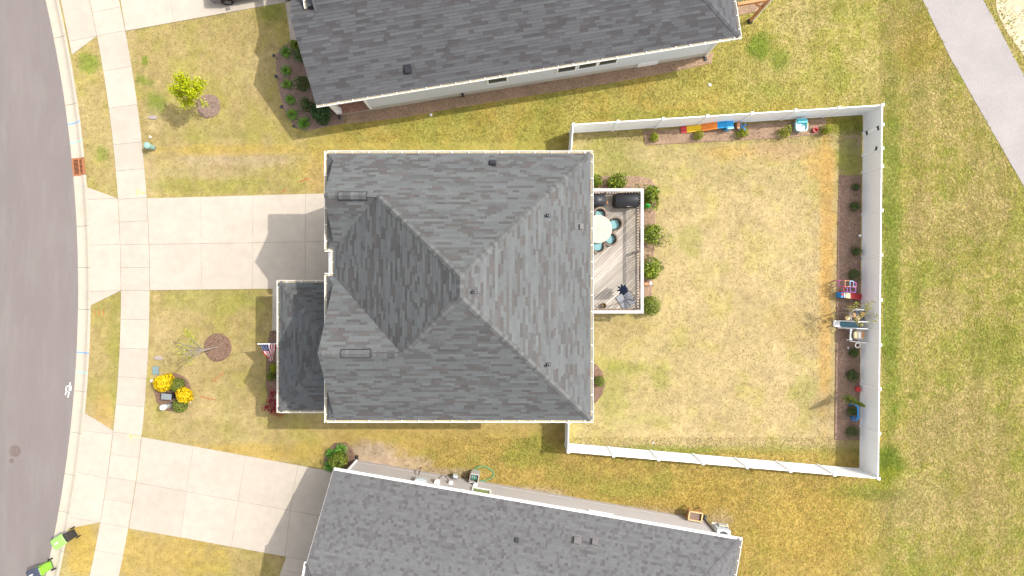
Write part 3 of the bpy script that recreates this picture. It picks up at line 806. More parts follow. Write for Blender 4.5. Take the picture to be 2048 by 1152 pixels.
mb = MB(); mb.box((WX1 + .03, 2.0, 2.0), (.05, 1.8, 2.1)); dd = obj('patio_door', mb, MT['trim'], hx)
for y in (1.55, 2.45): mb = MB(); mb.box((WX1 + .058, y, 2.0), (.01, .72, 1.85)); obj('pane', mb, MT['glass'], dd)
mb = MB(); mb.box((WX0 - .03, 3.5, 1.1), (.05, 4.6, 2.2)); gd = obj('garage_door', mb, MT['trim'], hx)
for i in range(4): mb = MB(); mb.box((WX0 - .062, 3.5, .28 + i * .545), (.015, 4.5, .50)); obj('panel', mb, MT['trim'], gd)
# porch
ZP = 3.15
pxl, pyt, pyb = -12.13, .28, -6.38
ap = (-8.80, -3.05, ZP + .42 * 3.33); apw = (-7.79, -3.05, ZP + .42 * 3.33)
PP_L = [(pxl, pyt, ZP), ap, (pxl, pyb, ZP)]; PP_T = [(pxl, pyt, ZP), (-7.79, pyt, ZP), apw, ap]; PP_B = [(pxl, pyb, ZP), ap, apw, (-7.79, pyb, ZP)]
mb = MB()
for p_ in (PP_L, PP_T, PP_B): mb.poly([Vector(p) - Vector((0, 0, .012)) for p in p_])
mb.poly([(pxl, pyt, ZP - .15), (-7.79, pyt, ZP - .15), (-7.79, pyb, ZP - .15), (pxl, pyb, ZP - .15)])
proof = obj('porch_roof', mb, MT['roof_deck'], hx)
mb = MB(); shingles(mb, PP_L, (0, 1, 0), PAL_MAIN, seed=61); shingles(mb, PP_T, (1, 0, 0), PAL_MAIN, seed=62); shingles(mb, PP_B, (1, 0, 0), PAL_MAIN, seed=63)
tag(obj('shingles', mb, MT['shingle'], proof), kind='stuff')
caps((pxl, pyt, ZP), ap, pnorm(PP_L), pnorm(PP_T), proof, expo=.2, wd=.16); caps((pxl, pyb, ZP), ap, pnorm(PP_L), pnorm(PP_B), proof, expo=.2, wd=.16)
gutter((pxl - .003, pyt + .127), (pxl - .003, pyb - .127), (-1, 0), ZP + .005, hx); gutter((pxl, pyt + .003), (-8.3, pyt + .003), (0, 1), ZP + .005, hx); gutter((pxl, pyb - .003), (-7.8, pyb - .003), (0, -1), ZP + .005, hx)
mb = MB(); mb.box((-9.85, -3.05, .17), (4.1, 5.9, .34)); obj('porch_floor', mb, MT['concrete'], hx)
for y in (-.15, -3.05, -5.95): mb = MB(); mb.box((-11.75, y, 1.66), (.2, .2, 2.66)); mb.box((-11.75, y, .45), (.26, .26, .22)); mb.box((-11.75, y, 2.9), (.26, .26, .16)); obj('porch_post', mb, MT['trim'], hx)
mb = MB(); mb.box((-10.5, -6.0, 1.55), (2.4, .1, 2.9)); mb.box((-9.3, -3.2, 1.55), (.1, 5.5, 2.9)); obj('porch_wall', mb, MT['siding_main'], hx)
mb = MB(); mb.box((-9.38, -1.5, 1.4), (.05, 1.0, 2.1)); obj('front_door', mb, MT['cedar'], hx)

# ------------------------------------------------ the two neighbouring houses
class Fr:
    def __init__(s, ox, oy, ang, sg):
        a = R(ang); s.o = Vector((ox, oy, 0)); s.u = Vector((math.cos(a), math.sin(a), 0)); s.v = Vector((-math.sin(a), math.cos(a), 0)) * sg; s.rz = a
    def __call__(s, u, v, z): return s.o + s.u * u + s.v * v + Vector((0, 0, z))
    def ln(s, u, v): return (s.o + s.u * u + s.v * v).to_2d()
    def wall(s, px, py, vw):
        p = rayplane(px, py, s(0, vw, 0), s.v); return ((p - s.o).dot(s.u), p.z)
ze = 3.15; MM = .52
def zz_(v): return ze + MM * v
# upper neighbour
ox, oy = P(632, 210, ze); fN = Fr(ox, oy, 9.25, 1); LuN = 22.35; VW = .36
hN = thing('house', 'pale blue-sided house at the top edge with a dark grey hip roof', 'house', fN(10, 5, 0))
VR, VG = 5.8, 3.73
A = [fN(0, 0, ze), fN(LuN, 0, ze), fN(LuN - VR, VR, zz_(VR)), fN(1.3, VR, zz_(VR)), fN(1.3, VG, zz_(VG)), fN(0, VG, zz_(VG))]
B = [fN(LuN, 0, ze), fN(LuN, 2 * VR, ze), fN(LuN - VR, VR, zz_(VR))]
C = [fN(LuN, 2 * VR, ze), fN(1.3, 2 * VR, ze), fN(1.3, VR, zz_(VR)), fN(LuN - VR, VR, zz_(VR))]
D = [fN(0, VG, zz_(VG)), fN(1.3, VG, zz_(VG)), fN(1.3, 2 * VG, ze), fN(0, 2 * VG, ze)]
E = [fN(.87, 4.05, zz_(VG) - .05), fN(1.36, 4.05, zz_(VG) + .22), fN(1.36, 8.5, zz_(VG) + .22), fN(.87, 8.5, zz_(VG) - .05)]
plN = [(A, fN.u), (B, fN.v), (C, fN.u), (D, fN.u), (E, fN.v)]
mb = MB()
for pl_, u_ in plN: mb.poly([p - Vector((0, 0, .012)) for p in pl_]); mb.poly([p - Vector((0, 0, .14)) for p in pl_])
roofN = obj('roof', mb, MT['roof_deck'], hN)
mb = MB()
for i, (pl_, u_) in enumerate(plN): shingles(mb, pl_, u_, PAL_N, seed=80 + i, tab=(.28, .75), expo=.155)
tag(obj('shingles', mb, MT['shingle'], roofN), kind='stuff')
mk('cap_n', col=(0.070, 0.070, 0.076), rough=0.95, var=0.12, scale=9.0, rnd=0.22)
caps(fN(LuN, 0, ze), fN(LuN - VR, VR, zz_(VR)), pnorm(A), pnorm(B), roofN, m='cap_n'); caps(fN(0, VG, zz_(VG)), fN(1.3, VG, zz_(VG)), pnorm(A), pnorm(D), roofN, m='cap_n')
mb = MB(); mb.bar(fN(1.3, VG, zz_(VG) + .03), fN(1.3, VR, zz_(VR) + .03), .10, .05); obj('rake_edge', mb, MT['cap_n'], hN)
mb = MB(); mb.bar(fN(.01, 0, ze - .09), fN(.01, VG, zz_(VG) - .09), .02, .15); mb.bar(fN(.01, 2 * VG, ze - .09), fN(.01, VG, zz_(VG) - .09), .02, .15); obj('rake_board', mb, MT['white_metal'], hN)
box_vent(815.5, 139, A, fN.u, roofN, s=(.30, .32, .14))
gutter(fN.ln(0, -.003), fN.ln(LuN + .127, -.003), (-fN.v).to_2d(), ze + .005, hN, inside='gutter_inside', hang=.75)
gutter(fN.ln(LuN + .003, -.003), fN.ln(LuN + .003, 2 * VR), fN.u.to_2d(), ze + .005, hN)
gutter(fN.ln(.86, 4.05), fN.ln(.86, 8.5), (-fN.u).to_2d(), zz_(VG) - .045, hN)
U0, U1 = 2.2, 21.62
mb = MB()
lap_wall(mb, fN.ln(U0, VW), fN.ln(U1, VW), .5, 3.0, (-fN.v).to_2d(), step=.18); lap_wall(mb, fN.ln(U1, VW), fN.ln(U1, 11.2), .5, 3.0, fN.u.to_2d(), step=.18)
lap_wall(mb, fN.ln(U0, VW), fN.ln(U0, 2.3), .3, 3.0, (-fN.u).to_2d(), step=.18); lap_wall(mb, fN.ln(.42, 2.3), fN.ln(U0, 2.3), .3, 3.0, (-fN.v).to_2d(), step=.18); lap_wall(mb, fN.ln(.42, 2.3), fN.ln(.42, 11.2), .3, 3.0, (-fN.u).to_2d(), step=.18)
mb.poly([fN(.42, 2.3, 3.0), fN(.42, VG, zz_(VG) - .15), fN(.42, 2 * VG, 3.0)]); mb.poly([fN(1.34, 2.5, 4.2), fN(1.34, VR, zz_(VR) - .15), fN(1.34, 9.5, 4.2)])
obj('wall', mb, MT['siding_blue'], hN)
mb = MB(); q = [fN(U0 + .0, VW - .012, 0), fN(U1 + .01, VW - .012, 0), fN(U1 + .01, 11.2, 0), fN(.42, 11.2, 0), fN(.42, 2.3, 0), fN(U0, 2.3, 0)]; mb.prism([(p.x, p.y) for p in q], -.1, .5); obj('foundation', mb, MT['parging'], hN)
mb = MB(); mb.poly([fN(.02, .02, ze - .15), fN(LuN, .02, ze - .15), fN(LuN, 11.6, ze - .15), fN(.02, 11.6, ze - .15)]); obj('soffit', mb, MT['trim'], hN)
for (px, py, wd) in ((995, 161, 1.0), (1132.5, 139, .95), (1174, 131.5, .95), (1214.5, 124.5, .95)):
    u_, z_ = fN.wall(px, py, VW); window(hN, fN(u_, VW - .012, z_ + .55), (-fN.v).to_2d(), wd, 1.42)
mb = MB(); mb.box(fN(U1, VW - .02, 1.75), (.12, .05, 2.5), rz=fN.rz); mb.box(fN(U0 + .05, VW - .02, 1.65), (.14, .05, 2.7), rz=fN.rz); obj('corner_board', mb, MT['trim'], hN)
mb = MB(); u_, z_ = fN.wall(1295, 127, VW); mb.box(fN(u_, VW - .03, .28), (1.15, .05, .42), rz=fN.rz); vd = obj('crawl_space_door', mb, MT['trim'], hN)
for du in (-.42, .42): mb = MB(); mb.box(fN(u_ + du, VW - .06, .4), (.08, .02, .06), rz=fN.rz); obj('latch', mb, MT['siding_blue'], vd)
mb = MB(); mb.bar(fN(U1 + .02, VW - .07, .12), fN(U1 + .02, VW - .07, 2.85), .09, .07); mb.bar(fN(U1 + .02, VW - .07, 2.85), fN(U1 + .15, -.06, 3.03), .09, .07); obj('downspout', mb, MT['white_metal'], hN)
mb = MB(); mb.bar(fN(U1 + .02, VW - .06, .10), fN(U1 + .02, VW - .30, .04), .13, .11); obj('downspout_boot', mb, MT['black_plastic'], hN)
mb = MB(); mb.box(fN(.42, .50, 1.62), (.22, .22, 2.76), rz=fN.rz); mb.box(fN(.42, .50, .42), (.30, .30, .3), rz=fN.rz); mb.box(fN(.42, .50, 2.85), (.30, .30, .2), rz=fN.rz); obj('porch_column', mb, MT['trim'], hN)
mb = MB(); mb.bar(fN(.30, .40, .12), fN(.30, .40, 2.9), .08, .07); obj('downspout', mb, MT['white_metal'], hN)
mb = MB(); mb.bar(fN(.30, .42, .14), fN(.34, .12, .04), .13, .12); obj('downspout_boot', mb, MT['black_plastic'], hN)
mb = MB(); q = [fN(.3, .34, 0), fN(U0 - .01, .34, 0), fN(U0 - .01, 2.29, 0), fN(.3, 2.29, 0)]; mb.prism([(p.x, p.y) for p in q], -.05, .20); pf = obj('porch_floor', mb, MT['mortar'], hN)
bm_ = MB(); bm_.box((0, 0, 0), (.19, .088, .05)); bme = bm_.mesh('brick')
for i in range(9):
    for j in range(9):
        p = fN(.42 + i * .2 + (.1 if j % 2 else 0), .39 + j * .098, .19)
        if .42 + i * .2 + (.1 if j % 2 else 0) < U0 - .1: piece('brick', bme, MT['brick'], pf, Matrix.Translation(p) @ Matrix.Rotation(fN.rz, 4, 'Z'))
# small wall light below the eave and utility stub
u_, z_ = fN.wall(925, 187, VW); mb = MB(); mb.box(fN(u_, VW - .10, z_), (.12, .16, .26), rz=fN.rz); obj('wall_vent_hood', mb, MT['black_plastic'], hN)
# cedar porch at the back of the upper neighbour
hPx = thing('porch_frame', 'cedar-framed rear porch with dark slatted roof beside the upper right house', 'porch', P3(1540, 22))
bt0 = fN.ln(LuN + .2, 1.55)
beam_z = 2.55
pa = P3(1474, 9.5, beam_z); pb = P3(1539, -1.5, beam_z)
mb = MB(); mb.bar(pa, pb, .14, .22); obj('beam', mb, MT['cedar'], hPx)
pc = Vector((pb.x, pb.y, 0)); mb = MB(); mb.box((pc.x, pc.y, 1.22), (.14, .14, 2.44)); obj('post', mb, MT['cedar'], hPx)
mb = MB(); mb.box((pc.x, pc.y, .08), (.24, .24, .16)); obj('post_base', mb, MT['black_plastic'], hPx)
mb = MB(); mb.bar((pc.x - .07 , pc.y - .01, 1.7), (pc.x - .75, pc.y - .12, 2.44), .1, .1); obj('brace', mb, MT['cedar'], hPx)
sm = MB(); sm.box((0, 0, 0), (.07, 3.2, .05)); sme = sm.mesh('roof_slat'); dirx = (pb - pa).normalized(); rzp = math.atan2(dirx.y, dirx.x); vv = Vector((-dirx.y, dirx.x, 0))
for i in range(14): piece('roof_slat', sme, MT['slats_dark'], hPx, Matrix.Translation(pa + dirx * (.06 + .135 * i) + vv * 1.7 + Vector((0, 0, .10))) @ Matrix.Rotation(rzp - .12, 4, 'Z'))
mb = MB(); mb.bar((pc.x + .12, pc.y, .1), (pc.x + .12, pc.y, 2.6), .08, .08); obj('downspout', mb, MT['white_metal'], hPx)

# lower neighbour
ox, oy = P(667, 940.5, ze); fS = Fr(ox, oy, -9.75, -1); LuS = 21.5
hS = thing('house', 'grey-sided house at the bottom edge with a mid grey shingled roof', 'house', fS(10, 5, 0))
VH = 3.9; z5 = zz_(VH)
A = [fS(0, 0, ze), fS(LuS, 0, ze), fS(LuS - VR, VR, zz_(VR)), fS(1.9, VR, zz_(VR)), fS(0, VH, z5)]
B = [fS(LuS, 0, ze), fS(LuS, 2 * VR, ze), fS(LuS - VR, VR, zz_(VR))]
C = [fS(LuS, 2 * VR, ze), fS(0, 2 * VR, ze), fS(0, 7.7, zz_(3.9)), fS(1.9, VR, zz_(VR)), fS(LuS - VR, VR, zz_(VR))]
D = [fS(0, VH, z5), fS(1.9, VR, zz_(VR)), fS(0, 7.7, z5)]
plS = [(A, fS.u), (B, fS.v), (C, fS.u), (D, fS.v)]
mb = MB()
for pl_, u_ in plS: mb.poly([p - Vector((0, 0, .012)) for p in pl_]); mb.poly([p - Vector((0, 0, .14)) for p in pl_])
roofS = obj('roof', mb, MT['roof_deck'], hS)
mb = MB()
for i, (pl_, u_) in enumerate(plS): shingles(mb, pl_, u_, PAL_S, seed=100 + i, tab=(.09, .22), expo=.145)
tag(obj('shingles', mb, MT['shingle'], roofS), kind='stuff')
mk('cap_s', col=(0.098, 0.094, 0.097), rough=0.95, var=0.12, scale=9.0, rnd=0.15)
caps(fS(LuS, 0, ze), fS(LuS - VR, VR, zz_(VR)), pnorm(A), pnorm(B), roofS, m='cap_s'); caps(fS(0, VH, z5), fS(1.9, VR, zz_(VR)), pnorm(A), pnorm(D), roofS, m='cap_s')
for px, py, s_ in ((1033, 1080, (.18, .18, .09)), (1153, 1081, (.36, .36, .16)), (1188.5, 1084, (.30, .32, .16))): box_vent(px, py, A, fS.u, roofS, s=s_, m='vent_cover' if s_[0] > .2 else 'vent_black')
gutter(fS.ln(0, -.003), fS.ln(LuS + .127, -.003), (-fS.v).to_2d(), ze + .005, hS, inside='white_metal'); gutter(fS.ln(LuS + .003, -.003), fS.ln(LuS + .003, 11.6), fS.u.to_2d(), ze + .005, hS)
gutter(fS.ln(-.003, VH), fS.ln(-.003, 7.7), (-fS.u).to_2d(), z5 + .005, hS, inside='white_metal')
mb = MB(); mb.bar(fS(-.012, 0, ze - .07), fS(-.012, VH, z5 - .07), .02, .13); obj('rake_board', mb, MT['siding_grey'], hS)
U0s, U1s = .40, 20.75
mb = MB()
lap_wall(mb, fS.ln(U0s, VW), fS.ln(U1s, VW), .35, 3.0, (-fS.v).to_2d(), step=.18); lap_wall(mb, fS.ln(U1s, VW), fS.ln(U1s, 11.2), .35, 3.0, fS.u.to_2d(), step=.18); lap_wall(mb, fS.ln(U0s, VW), fS.ln(U0s, 11.2), .35, 3.0, (-fS.u).to_2d(), step=.18)
mb.poly([fS(U0s, VW, 3.0), fS(U0s, VH, z5 - .15), fS(U0s, 7.7, z5 - .15), fS(U0s, 11.2, 3.0)])
obj('wall', mb, MT['siding_grey'], hS)
mb = MB(); q = [fS(U0s - .01, VW - .03, 0), fS(U1s + .01, VW - .03, 0), fS(U1s + .01, 11.2, 0), fS(U0s - .01, 11.2, 0)]; mb.prism([(p.x, p.y) for p in q], -.1, .35); obj('foundation', mb, MT['siding_grey'], hS)
mb = MB(); mb.poly([fS(.02, .02, ze - .15), fS(LuS, .02, ze - .15), fS(LuS, 11.6, ze - .15), fS(.02, 11.6, ze - .15)]); obj('soffit', mb, MT['trim'], hS)
u_, z_ = fS.wall(963, 979.5, VW); window(hS, fS(u_, VW - .012, z_ + .62), (-fS.v).to_2d(), .9, 1.25, 'green_glass')
u_, z_ = fS.wall(1202, 1027, VW); window(hS, fS(u_, VW - .012, z_ + .45), (-fS.v).to_2d(), 1.25, .9, 'green_glass')
mb = MB(); mb.bar(fS(U0s + .05, VW - .06, .1), fS(U0s + .05, VW - .06, 2.9), .09, .07); mb.bar(fS(U0s + .05, VW - .06, 2.9), fS(.5, -.05, 3.05), .09, .07); obj('downspout', mb, MT['white_metal'], hS)
mb = MB(); mb.bar(fS(U0s + .05, VW - .05, .1), fS(U0s - .02, VW - .30, .05), .13, .12); obj('downspout_boot', mb, MT['black_plastic'], hS)
mb = MB(); mb.bar(fS(U1s - .02, VW - .06, .1), fS(U1s - .02, VW - .06, 2.9), .08, .07); obj('downspout', mb, MT['lead'], hS)
mb = MB(); mb.bar(fS(U1s - .02, VW - .05, .1), fS(U1s, VW - .30, .05), .13, .12); obj('downspout_boot', mb, MT['black_plastic'], hS)
# meters and boxes on that wall
def wallbox(px, py, s_, m, name, dv=.10):
    u_, z_ = fS.wall(px, py, VW - s_[1]); mb = MB(); mb.box(fS(u_, VW - .02 - s_[1] / 2, z_), s_, rz=fS.rz); mb.box(fS(u_, VW - .025 - s_[1], z_ - s_[2] * .1), (s_[0] * .8, .03, s_[2] * .7), rz=fS.rz); return obj(name, mb, MT[m], hS)
wallbox(842, 959, (.62, .16, .5), 'ac_white', 'electric_meter_box'); wallbox(875, 961.5, (.28, .14, .35), 'trim', 'cable_box'); wallbox(902, 964, (.22, .1, .25), 'trim', 'cable_box'); wallbox(951, 968, (.22, .1, .22), 'trim', 'tap_box')
u_, z_ = fS.wall(838, 950, VW); mb = MB(); mb.tube([fS(u_, VW - .22, .02), fS(u_, VW - .22, .7), fS(u_, VW - .12, .95)], .035); obj('conduit', mb, MT['lead'], hS)
for a_, b_ in (((878, 958), (885, 953)), ((898, 962), (889, 953))):
    ua, za = fS.wall(*a_, VW); ub, zb = fS.wall(*b_, VW); mb = MB(); mb.tube([fS(ua, VW - .04, za), fS((ua + ub) / 2, VW - .05, (za + zb) / 2 - .05), fS(ub, VW - .05, max(.05, zb))], .012, 6); obj('cable', mb, MT['black_plastic'], hS)

# ---------------------------------------------------------------- white privacy fence
fence = thing('fence', 'white vinyl privacy fence enclosing the back yard of the middle house', 'fence', (11.5, 0, 0))
pb_ = MB(); pb_.box((0, 0, .875), (.127, .127, 1.75)); pm = pb_.mesh('post')
cb_ = MB(); cb_.box((0, 0, 1.762), (.155, .155, .024)); cb_.box((0, 0, 1.795), (.15, .15, .042), taper=.25); cm_ = cb_.mesh('post_cap')
def fpost(p):
    W = Matrix.Translation((p[0], p[1], 0)) @ Matrix.Rotation(frz[0], 4, 'Z')
    o = piece('post', pm, MT['vinyl'], fence, W); piece('post_cap', cm_, MT['vinyl'], o, W)
def fpanel(a, b, name='panel', z0=.04, z1=1.69):
    a, b = Vector((*a[:2], 0)), Vector((*b[:2], 0)); d = (b - a).normalized(); a = a + d * .064; b = b - d * .064; L = (b - a).length; n = Vector((-d.y, d.x, 0))
    k = max(4, int(round(L / .152))); st = L / k
    mb = MB()
    for i in range(k):   # grooved boards between the rails
        c = a + d * st * (i + .5)
        mb.box((c.x, c.y, (z0 + z1) / 2), (st - .006, .022, z1 - z0 - .1), rz=math.atan2(d.y, d.x))
    mb.box(((a + b) / 2).to_tuple()[:2] + ((z0 + z1) / 2,), (L, .012, z1 - z0 - .1), rz=math.atan2(d.y, d.x))
    p = obj(name, mb, MT['vinyl'], fence)
    for z, nm, hh in ((z0 + .07, 'bottom_rail', .14), (z1 - .03, 'top_rail', .09)):
        mb = MB(); mb.box(((a + b) / 2).to_tuple()[:2] + (z,), (L, .05, hh), rz=math.atan2(d.y, d.x)); obj(nm, mb, MT['vinyl'], p)
    return p
frz = [0]
def frun(pts_px, last=True):
    pts = [Vector(P(*p, ZF)) for p in pts_px]
    frz[0] = math.atan2(pts[-1].y - pts[0].y, pts[-1].x - pts[0].x)
    for i in range(len(pts) - 1):
        fpost(pts[i]); fpanel(pts[i], pts[i + 1])
    if last: fpost(pts[-1])
def on(a, b, xs, ax=0):
    return [lerp(a, b, (x - a[ax]) / (b[ax] - a[ax])) for x in xs]
TLp, TRp, BRp, BLp = FENCE_TOP
frun(on(TLp, TRp, [1146.5, 1236, 1326.5, 1415, 1504, 1591.5, 1678, 1765]), last=False)
rp_ = on(TRp, BRp, [210, 249.5, 297, 333, 421, 510.5, 600, 690, 778, 867, 957], 1)
pts = [Vector(P(*p, ZF)) for p in rp_]; frz[0] = math.atan2(pts[-1].y - pts[0].y, pts[-1].x - pts[0].x)
for i in range(len(pts) - 1):
    fpost(pts[i])
    if i == 1:
        gd_ = (pts[2] - pts[1]).normalized(); g0, g1 = pts[1] + gd_ * .02, pts[2] - gd_ * .02
        gate = fpanel(g0, g1, 'gate', .06, 1.67)
        for (pp_, zz) in ((pts[1], 1.45), (pts[1], .45), (pts[2], 1.30)):
            mb = MB(); s_ = gd_ if pp_ == pts[1] else -gd_; c = pp_ + s_ * .11
            mb.box((c.x - .055, c.y, zz), (.04, .20, .09)); mb.box((c.x - .06, c.y - s_.y * .08, zz + .0), (.06, .05, .22)); obj('hinge' if pp_ == pts[1] else 'latch', mb, MT['black_plastic'], gate)
    else: fpanel(pts[i], pts[i + 1])
frun(on(BLp, BRp, [1136.5, 1227, 1317, 1406, 1494, 1581, 1668.5, 1757])[::-1], last=True)
a = Vector(P(*TLp, ZF)); b = Vector((3.12, 5.86)); frz[0] = R(90); fpanel(a, b)
a = Vector(P(*BLp, ZF)); b = Vector((3.12, -5.75)); m_ = (a + b) / 2
fpanel(a, m_); fpost(m_); fpanel(m_, b)

# ---------------------------------------------------------------- deck
ZD = .90
dx0, dx1, dy0, dy1 = WX1 + .03, 7.10, -1.33, 5.36
deck = thing('deck', 'weathered grey wooden deck with railing behind the middle house', 'deck', ((dx0 + dx1) / 2, (dy0 + dy1) / 2, 0))
def clip(poly, n, c):  # keep n.p >= c
    out = []
    for i in range(len(poly)):
        p, q = poly[i], poly[(i + 1) % len(poly)]; a, b = p[0] * n[0] + p[1] * n[1] - c, q[0] * n[0] + q[1] * n[1] - c
        if a >= 0: out.append(p)
        if (a >= 0) != (b >= 0): t = a / (a - b); out.append((p[0] + (q[0] - p[0]) * t, p[1] + (q[1] - p[1]) * t))
    return out
rect = [(dx0, dy0), (dx1, dy0), (dx1, dy1), (dx0, dy1)]; nn = (-math.sin(R(43)), math.cos(R(43)))
cs = [p[0] * nn[0] + p[1] * nn[1] for p in rect]; c = min(cs)
while c < max(cs) - .03:
    q = clip(clip(rect, nn, c + .010), (-nn[0], -nn[1]), -(c + .137))
    if len(q) >= 3: mb = MB(); mb.prism(q, ZD - .03, ZD); obj('board', mb, MT['deck_board'], deck)
    c += .147
mb = MB()
for y in (dy0 + .02, dy1 - .02): mb.box(((dx0 + dx1) / 2, y, ZD - .16), (dx1 - dx0, .04, .24))
mb.box((dx1 - .02, (dy0 + dy1) / 2, ZD - .16), (.04, dy1 - dy0 - .08, .24)); obj('rim_joist', mb, MT['rail_wood'], deck)
for x in (dx0 + .3, 5.2, dx1 - .15):
    for y in (dy0 + .15, 2.0, dy1 - .15): mb = MB(); mb.box((x, y, (ZD - .04) / 2), (.14, .14, ZD - .05)); obj('post', mb, MT['rail_wood'], deck)
ZC = ZD + .97
bb = MB(); bb.box((0, 0, 0), (.05, .045, .80)); bbm = bb.mesh('baluster')
for (a, b, nm) in (((dx0, dy1 - .07), (dx1 - .0, dy1 - .07), 'x'), ((dx1 - .07, dy1 - .15), (dx1 - .07, dy0 + .15), 'y'), ((dx0, dy0 + .07), (dx1 - .0, dy0 + .07), 'x')):
    a, b = Vector(a), Vector(b); d = (b - a).normalized(); L = (b - a).length; rz = math.atan2(d.y, d.x); c = (a + b) / 2
    mb = MB(); o2 = Vector((.045, 0)) if nm == 'y' else Vector((0, .04 if a.y > 2 else -.04)); mb.box((c.x + o2.x, c.y + o2.y, ZC), (L + (.30 if nm == 'y' else .115), .165, .035 if nm == 'y' else .0345), rz=rz); cap_ = obj('rail_cap', mb, MT['rail_wood'], deck)
    for z in (ZD + .10, ZC - .08): mb = MB(); mb.box((c.x, c.y, z), (L, .04, .09), rz=rz); obj('rail', mb, MT['rail_wood'], cap_)
    n = int(L / .15)
    for i in range(n):
        p = a + d * (L * (i + .5) / n); off = Vector((-d.y, d.x)) * .085 * (1 if nm == 'y' else (1 if a.y < 2 else -1))
        piece('baluster', bbm, MT['baluster'], cap_, Matrix.Translation((p.x - abs(off.x), p.y + off.y, ZD + .50)) @ Matrix.Rotation(rz, 4, 'Z'))
    for t in ((0, .5, 1) if nm == 'y' else (.5,)):
        p = a + d * L * t; mb = MB(); mb.box((p.x, p.y, ZD + .48), (.09, .09, .95)); obj('rail_post', mb, MT['rail_wood'], cap_)

# ---------------------------------------------------------------- things on the deck
tx, ty = P(1196, 458, ZD + .74)
t = thing('round_table', 'round cream table with teal-cushioned chairs around it on the deck', 'table', (tx, ty, ZD))
mb = MB(); mb.lathe((tx, ty, ZD), [(.735, .70), (.765, .71), (.77, .735), (.755, .745), (.02, .745)], 40); tt = obj('tabletop', mb, MT['tabletop'], t)
gr = MB(); gr.box((0, 0, 0), (1.0, .006, .003)); gm = gr.mesh('plank_groove')
for i in range(-6, 7):
    y = i * .11; hw = math.sqrt(max(0, .74 ** 2 - y * y)); piece('plank_groove', gm, MT['bronze'] if False else MT['wicker'], tt, Matrix.Translation((tx, ty + y, ZD + .7445)) @ Matrix.Diagonal((hw * 1.98, .7, 1, 1)))
mb = MB(); mb.lathe((tx, ty, ZD), [(.026, .70), (.026, .75), (.0, .75)], 12); obj('umbrella_hole', mb, MT['pit'], tt)
mb = MB(); mb.lathe((tx, ty, ZD), [(.30, 0), (.30, .03), (.06, .06), (.05, .69)], 16); obj('pedestal', mb, MT['bronze'], t)
def chair_proto(loc, rz, label):
    c = thing('patio_chair', label, 'chair', loc, rz, 'wicker chairs at the round table')
    return c
def chair_meshes():
    out = []
    n = 15
    def shell(z0, z1, r0, r1, th):
        rings = []
        for i in range(n):
            a = R(-118 + 236 * i / (n - 1)); hi = z1 - (abs(i - (n - 1) / 2) / ((n - 1) / 2)) ** 2 * .20
            def q(r, z): return Vector((r * math.sin(a) * .98, r * math.cos(a) * 1.02 - .02, z))
            rings.append([q(r0, z0), q(r1, hi), q(r1 - th, hi), q(r0 - th, z0)])
        m = MB(); m.loft(rings); return m
    m = shell(.30, .80, .36, .40, .085); out.append(('backrest', m, 'wicker'))
    m = MB(); m.box((0, -.02, .36), (.52, .54, .10)); out.append(('seat', m, 'wicker'))
    m = MB()
    rs = []
    for z, s_ in ((.41, .92), (.43, 1.0), (.48, 1.0), (.505, .90)):
        rs.append([Vector((.25 * s_ * math.copysign(abs(math.cos(a)) ** .5, math.cos(a)), .26 * s_ * math.copysign(abs(math.sin(a)) ** .5, math.sin(a)) - .06, z)) for a in [2 * math.pi * k / 20 for k in range(20)]])
    m.loft(rs); out.append(('cushion', m, 'teal_fabric'))
    for sx in (-1, 1):
        for sy in (-1, 1):
            m = MB(); m.bar((sx * .22, sy * .22 - .02, .32), (sx * .25, sy * .25 - .02, 0), .04); out.append(('leg', m, 'bronze'))
    return [(nm, m.mesh(nm), mt) for nm, m, mt in out]
chm = chair_meshes()
for (px, py, lb) in ((1199, 429, 'wicker chair with teal cushion on the grill side of the round table'), (1231, 448, 'wicker chair with teal cushion, rightmost at the round table'),
                     (1221, 479, 'wicker chair with teal cushion at the lower right of the round table'), (1196, 494, 'wicker chair with teal cushion, lowest of those at the round table')):
    x, y = P(px, py, ZD + .5); a = math.atan2(y - ty, x - tx) - R(90)
    c = chair_proto((x, y, ZD), a, lb)
    WM[c.name] = WM[c.name]
    for nm, me, mt in chm: piece(nm, me, MT[mt], c, WM[c.name])
def cover(name, label, c, sx, sy, h, seed, notch=None, group=None):
    r = random.Random(seed); o = thing(name, label, 'grill', (c[0], c[1], ZD)); rings = []; n = 44
    for t_ in np.linspace(0, 1, 12):
        z = ZD + .03 + t_ * h; s_ = 1.0 - .05 * t_ - .30 * max(0, t_ - .86) ** 1.2 / .14 ** .2
        ring = []
        for k in range(n):
            a = 2 * math.pi * k / n; e = .35
            x = math.copysign(abs(math.cos(a)) ** e, math.cos(a)) * sx / 2 * s_; y = math.copysign(abs(math.sin(a)) ** e, math.sin(a)) * sy / 2 * s_
            wv = 1 + .035 * math.sin(a * 11 + seed + t_ * 3) * (1 - t_) + .012 * r.uniform(-1, 1)
            zz = z
            if notch and x < notch: zz = ZD + .03 + t_ * h * .82
            ring.append((c[0] + x * wv, c[1] + y * wv, zz))
        rings.append(ring)
    mb = MB(); mb.loft(rings); obj('cover', mb, MT['black_cover'], o, smooth=True)
    return o
gx_, gy_ = P(1257, 399, ZD + .6)
g1 = cover('covered_grill', 'wide grill under a black cover in the deck corner', (gx_ - .04, gy_ - .01), 1.50, .80, .84, 3, notch=-.30)
lx, ly = P(1256, 404.5, ZD + 1.1)
mb = MB(); mb.box((gx_ + .0, gy_ - .395, ZD + .70), (.22, .02, .09)); lb_ = obj('logo_patch', mb, MT['toy_white'], g1)
